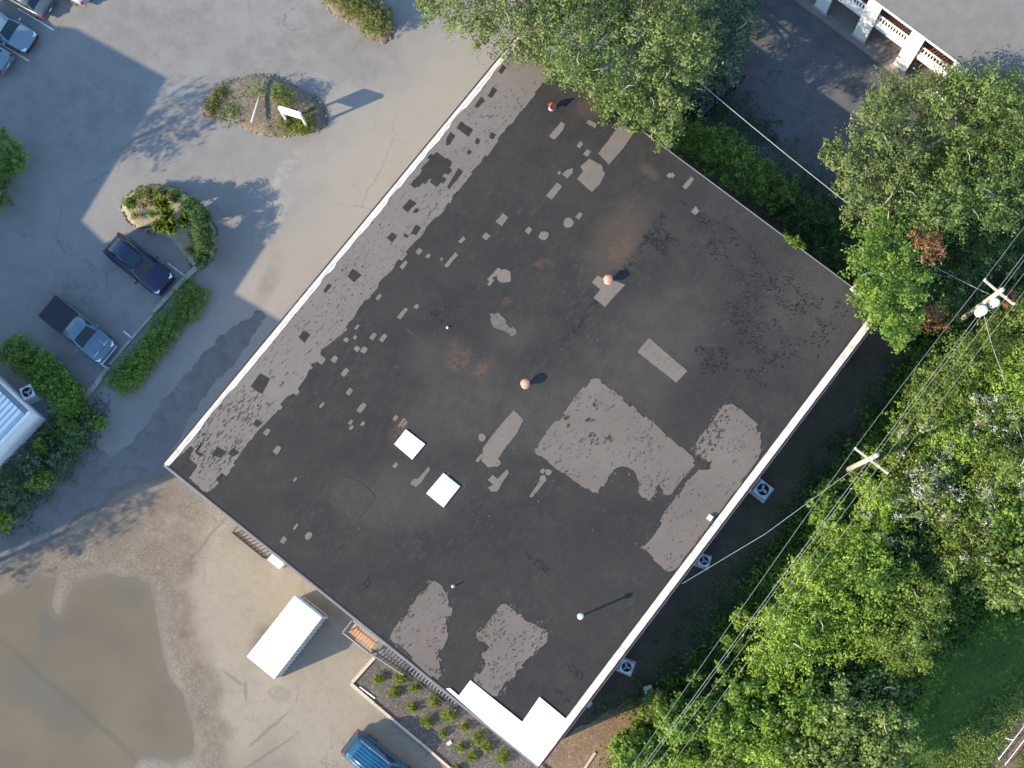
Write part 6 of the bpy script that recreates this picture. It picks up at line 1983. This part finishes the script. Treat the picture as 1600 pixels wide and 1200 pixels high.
# first island
shrub(447, 155, 20, 1.35, LF_SHRUB, 'round olive shrub behind the white sign board', tshift=-0.1)
shrub(452, 192, 19, 0.8, LF_SHRUB, 'spreading shrub in front of the white sign board', group=None, squash=0.6)
shrub(475, 195, 17, 0.8, LF_BOX, 'bright green shrub to the right of the white sign board', leaf=0.13, slim=0.3)
shrub(436, 145, 13, 1.3, LF_GRAY, 'gray-green shrub between the gray pole and the round olive shrub')
shrub(405, 140, 13, 1.2, LF_GRAY, 'thin twiggy shrub beside the top of the gray pole', dens=0.45, fill=0.1, shag=0.7)
shrub(340, 150, 13, 0.6, LF_SHRUB, 'low weed patch at the west tip of the straw island', squash=0.5, shag=0.6)
shrub(330, 168, 13, 0.5, LF_SHRUB, 'low green weeds by the west edging stones', squash=0.5, shag=0.6)
shrub(362, 168, 15, 0.35, LF_GRAY, 'dull creeping plant in the middle of the straw island', squash=0.4, dens=0.5, shag=0.8)
shrub(350, 176, 15, 0.35, LF_GRAY, 'dull creeping plant near the south edging stones', squash=0.4, dens=0.5, shag=0.8)
for (x, y, R, m, lb_) in ((385, 150, 17, LF_GRAY, 'dark gray-green creeping weeds left of the gray pole top'), (372, 180, 14, LF_DARKSHADE, 'low dark weeds by the south stones left of the gray pole'), (420, 178, 13, LF_GRAY, 'low gray weeds between the gray pole and the sign board'), (430, 198, 14, LF_SHRUB, 'sparse olive weeds along the south stones below the sign board'),
                         (485, 170, 16, LF_DARKSHADE, 'dark weeds at the shaded east end of the straw island'), (350, 140, 12, LF_SHRUB, 'thin weeds by the north west edging stones')):
    shrub(x, y, R, 0.28, m, lb_, 'weeds', 'weeds', None, 0.10, 0.16, 0.28, 12, 6, 0.9, 0.3, 0.4, 0.1)
# second island
for (x, y, R, z, m, lb_) in [(203, 318, 8, 0.7, LF_GREEN, 'small round green shrub at the west tip of the sandy island'), (218, 306, 8, 0.7, LF_SHRUB, 'small olive shrub second from the west tip of the sandy island'), (232, 303, 9, 1.0, LF_SHRUB, 'clipped olive ball at the top of the sandy island, left one'),
                             (252, 304, 10, 1.4, LF_SHRUB, 'tall clipped olive ball in the middle of the island top'), (274, 308, 10, 1.5, LF_SHRUB, 'clipped olive ball at the right of the island top'), (300, 325, 15, 2.5, LF_DARKSHADE, 'shade-dark green shrub on the upper right rim of the island'),
                             (314, 341, 15, 2.6, LF_DARKSHADE, 'shade-dark green shrub on the right rim, below the upper one'), (320, 366, 14, 2.6, LF_DARKSHADE, 'shade-dark green shrub at the widest part of the right rim'), (322, 388, 14, 2.5, LF_DARKSHADE, 'shade-dark green shrub at the lower right rim'), (318, 405, 12, 2.1, LF_DARKSHADE, 'shade-dark green shrub at the bottom of the right rim')]:
    shrub(x, y, R * 1.1, z, m, lb_, 'shrub', 'shrub', None, 0.11, 0.16, 1.7, 16, 7, 0.12, fill=0.8)  # right rim shrubs take the leaf with shade in its colour


def rosette(x, y, R, z, m, label, name, cat, blades, width, zb=0.1, curl=0.5, inner=True):
    """a plant of arching blades from one centre, each blade a strip with real bend"""
    g = P(x, y, zb)
    r = empty(name, g, 0, label, cat)
    rr = R / 24.0
    bm = bmesh.new()
    lay = bm.verts.layers.float.new('tint')
    for k in range(blades):
        a = 2 * math.pi * k / blades + random.uniform(-0.3, 0.3)
        core = k % 3 == 0
        ln = rr * random.uniform(0.25, 0.55) if core else rr * random.uniform(0.7, 1.05)
        up = z * random.uniform(0.95, 1.15) if core else z * random.uniform(0.6, 1.0)
        d = Vector((math.cos(a), math.sin(a), 0)); s = Vector((-d.y, d.x, 0))
        tn = random.uniform(0.2, 0.9)
        prev = None
        for j in range(5):
            t = j / 4
            p = g + d * ln * t + Vector((0, 0, up * (math.sin(t * math.pi * (0.5 + curl * 0.35))) + 0.02))
            w = width * (math.sin(math.pi * (0.12 + 0.86 * t)) if width > 0.04 else (1 - t * 0.8))
            q = (bm.verts.new(p - s * w), bm.verts.new(p + Vector((0, 0, -w * 0.4))), bm.verts.new(p + s * w))
            for v in q: v[lay] = tn + random.uniform(-.1, .1)
            if prev:
                bm.faces.new((prev[0], prev[1], q[1], q[0])); bm.faces.new((prev[1], prev[2], q[2], q[1]))
            prev = q
    o = spart(r, 'blades', bm, m)
    o['kind'] = 'stuff'
    return r


LF_PALM = m_leaf('palm_leaf', (0.057, 0.098, 0.013), (0.138, 0.184, 0.022), (0.265, 0.299, 0.044), 0.25)
for (x, y, R, z, lb_) in [(262, 328, 17, 1.8, 'bright sago palm in the middle of the sandy island'), (271, 345, 17, 1.9, 'bright sago palm joined to the first on its lower right'), (258, 361, 15, 1.7, 'bright sago palm nearest the shadow of the navy SUV'), (276, 362, 17, 1.9, 'largest sago palm in the lower middle of the island'), (297, 353, 14, 1.7, 'bright sago palm on the right side of the palm clump')]:
    rosette(x, y, R, z, LF_PALM, lb_, 'sago_palm', 'palm', 66, 0.085, 0.5)
for (x, y, R, z, lb_) in [(302, 393, 19, 0.8, 'large straw-colored grass tuft near the timber kerb'), (306, 370, 14, 0.8, 'straw-colored grass tuft between the palms and the rim shrubs'), (228, 322, 16, 0.6, 'pale grass tuft on the sand among the clipped balls'), (214, 338, 13, 0.4, 'flat pale grass tuft on the sand near the kerb strip'), (240, 336, 9, 0.4, 'small green grass tuft beside the kerb strip'), (234, 364, 8, 0.4, 'small grass tuft at the back of the navy SUV shadow')]:
    rosette(x, y, R, z, LF_STRAW if 'green' not in lb_ else LF_GREEN, lb_, 'grass_tuft', 'ornamental grass', 120, 0.028, 0.15)
# third island
shrub(587, 32, 30, 1.7, LF_SHRUB, 'big round yellow-green shrub on the tip of the top edge island', leaf=0.12, tshift=0.05)
shrub(553, 6, 28, 1.7, LF_SHRUB, 'round yellow-green shrub behind the big one on the top edge island', leaf=0.12)
shrub(522, -8, 22, 1.2, LF_SHRUB, 'low olive shrub at the left of the top edge island', leaf=0.12, tshift=-0.1)
# left edge
tree('bush', [(5, 235, 24), (20, 252, 20), (28, 238, 14), (6, 275, 22), (-20, 260, 36), (-5, 215, 16), (30, 256, 10)], 1.5, LF_GREEN, 'dark green bush in the shade at the left edge', 'bush', None, dome=0.2, leaf=0.13, tuft=0.24, trunk=0.1, shag=0.15)
tree('bush', [(0, 305, 14), (8, 314, 9), (-14, 318, 20)], 1.4, LF_GRAY, 'small gray-green bush with pale twigs at the left edge', 'bush', None, dome=0.3, leaf=0.13, tuft=0.22, trunk=0.06, shag=0.5)


def hedge(label, line, width, h, m, name='hedge', leaf=0.12, dens=1.0, tuft=0.22, cat='hedge', shag=0.2, step=0.55):
    pts = [P(x, y, h * 0.7) for x, y in line]
    r = empty(name, Vector((pts[0].x, pts[0].y, 0.0)), 0, label, cat)
    L = []
    for i in range(len(pts) - 1):
        a, b = pts[i], pts[i + 1]
        k = max(1, int((b - a).length / step))
        nn = Vector((-(b - a).y, (b - a).x, 0)).normalized()
        for j in range(k):
            q = a.lerp(b, j / k)
            for s in (-0.5, 0, 0.5):
                p = q + nn * s * width * random.uniform(0.7, 1.1)
                rr = width * random.uniform(0.28, 0.42)
                L.append(((p.x, p.y, max(0.1, h - rr * 0.8 + random.uniform(-0.18, 0.12) * h)), rr))
                L.append(((p.x, p.y, h * 0.35), rr))
    o = foliage('foliage', L, m, r, leaf, tuft, dens, 13, 0.8, fill=0.3, shag=shag)
    o.matrix_parent_inverse = Matrix.Translation(-r.location); o['kind'] = 'stuff'
    return r


hedge('long loose green hedge between the timber kerb and the lane', [(305, 452), (290, 480), (262, 505), (245, 530), (225, 552), (205, 578), (185, 598), (172, 610)], 1.2, 0.74, LF_GREEN, dens=1.4, shag=0.4)
hedge('clipped dark hedge block between the pickup truck and the low white building', [(18, 545), (68, 580), (96, 610), (110, 634), (104, 655), (84, 656)], 1.45, 1.35, LF_GREEN, leaf=0.13, shag=0.1, dens=1.3)
for (x, y, R, z, m, lb_) in [(8, 552, 22, 1.9, LF_OAKG, 'taller bush rising from the end of the clipped hedge at the left edge'), (72, 560, 14, 1.2, LF_GREEN, 'light green clump on the lot side of the clipped hedge'),
                             (118, 690, 24, 1.6, LF_DARKSHADE, 'dark bush at the lane side of the low white building'), (150, 660, 15, 1.0, LF_GREEN, 'green bush where the lane narrows below the timber kerb'), (92, 715, 22, 1.6, LF_SHADETEAL, 'gray-green bush halfway along the low white building'),
                             (62, 752, 22, 1.4, LF_GREEN, 'green bush near the lower end of the low white building'), (28, 775, 26, 1.6, LF_SHADETEAL, 'blue-green bush below the low white building'), (130, 640, 14, 1.0, LF_DARKSHADE, 'dark bush at the lower end of the timber kerb'),
                             (6, 815, 20, 1.2, LF_GREEN, 'green bush at the left edge above the puddle'), (45, 725, 20, 1.3, LF_SHADETEAL, 'gray-green bush tight against the low white wall'), (82, 680, 16, 1.2, LF_DARKSHADE, 'dark bush by the corner of the low white building'), (62, 700, 14, 1.0, LF_GREEN, 'small green bush by the low white wall')]:
    tree('bush', crown(x, y, R * 0.9, 6, 3), z * 0.85, m, lb_, 'bush', 'bushes along the lane', dome=0.4, leaf=0.15, tuft=0.24, trunk=0.06, shag=0.45, dens=0.9, per=14)
ground_cover('ground_plants', [(70, 660), (130, 620), (165, 650), (100, 740), (40, 800), (-20, 840), (-20, 760)], 900, 0.5, LF_DARKSHADE, 'dark low plants between the bushes and the low white building', 0.18, 1.2, 7)

# overgrown bank below the north east wall
BANK = [(1088, 225, 36, 2.2, 'first bush of the overgrown bank, next to the oaks'), (1130, 235, 34, 3.3, 'bush of the overgrown bank beside the dark lot, second from the oaks'), (1165, 270, 36, 3.5, 'bush in the upper middle of the overgrown bank'), (1210, 290, 34, 2.8, 'bush in the middle of the overgrown bank under the pale cable'),
        (1245, 325, 34, 2.0, 'bush below the middle of the overgrown bank'), (1280, 355, 30, 2.0, 'bush of the overgrown bank opposite the bright sprig'), (1305, 395, 30, 2.2, 'last bush of the overgrown bank before the east corner'), (1318, 360, 24, 2.0, 'bush at the lot end of the overgrown bank')]
for i, (x, y, R, z, lb_) in enumerate(BANK):
    tree('bush', crown(x, y, R, 7, i + 9), z, LF_GREEN if i < 4 else LF_DARKSHADE, lb_, 'bush', 'bushes on the overgrown bank', dome=0.5, leaf=0.17, tuft=0.28, trunk=0.08, shag=0.4, per=18)  # lower bank bushes take the leaf darkened for shade
tree('sprig', [(1232, 376, 9), (1243, 378, 6), (1250, 383, 5)], 7.15, LF_BOX, 'bright yellow-green sprig poking over the north east roof edge', 'plant', None, dome=0.1, leaf=0.14, tuft=0.18, trunk=0.03, shag=0.5, per=12, base=(1240, 366))
# tall tree past the left edge that throws the dappled shadow on the lot
def sh(px, py, z):
    p = P(px, py, 0); k = z / -LD.z
    return Vector((p.x - LD.x * k, p.y - LD.y * k, z))


def shade_tree(label, blots, z, dens):
    """a tree past the left edge, placed so that its crown throws the shade seen on the ground"""
    g = sum((sh(x, y, z) for x, y, q in blots), Vector()) / len(blots)
    r = empty('tree', Vector((g.x, g.y, 0)), 0, label, 'tree')
    L = [(tuple(sh(x, y, z + random.uniform(-.6, .6))), q) for x, y, q in blots]
    o = foliage('crown', L, LF_OAK, r, 0.2, 0.4, dens, 16, 0.6, shag=0.6, fill=0.15)
    o.matrix_parent_inverse = Matrix.Translation(-r.location); o['kind'] = 'stuff'
    bm = bmesh.new(); add_tube(bm, [Vector((g.x, g.y, -0.05)), Vector((g.x, g.y, z - 0.4))], [0.25, 0.12], 7); spart(r, 'trunk', bm, M_BARK)


shade_tree('tall thin crowned tree past the left edge whose dappled shadow reaches the straw island', ((225, 195, 1.3), (250, 170, 1.1), (262, 215, 1.2), (285, 190, 1.0), (300, 170, 0.7), (240, 240, 1.0), (300, 205, 0.8), (215, 225, 1.1), (275, 150, 0.7), (318, 150, .5), (235, 215, 1.2), (330, 175, .6)), 9.0, 0.8)
shade_tree('tree past the left edge whose leafy shadow edge falls near the small brown puddle', ((40, 862, 1.0), (65, 848, 1.2), (20, 868, 1.2), (90, 842, 1.1), (120, 830, 1.0), (150, 822, 1.0), (178, 805, 0.8), (205, 790, 0.7), (225, 778, 0.5), (140, 800, 1.2), (180, 780, 1.2), (100, 825, 1.2)), 10.0, 0.9)
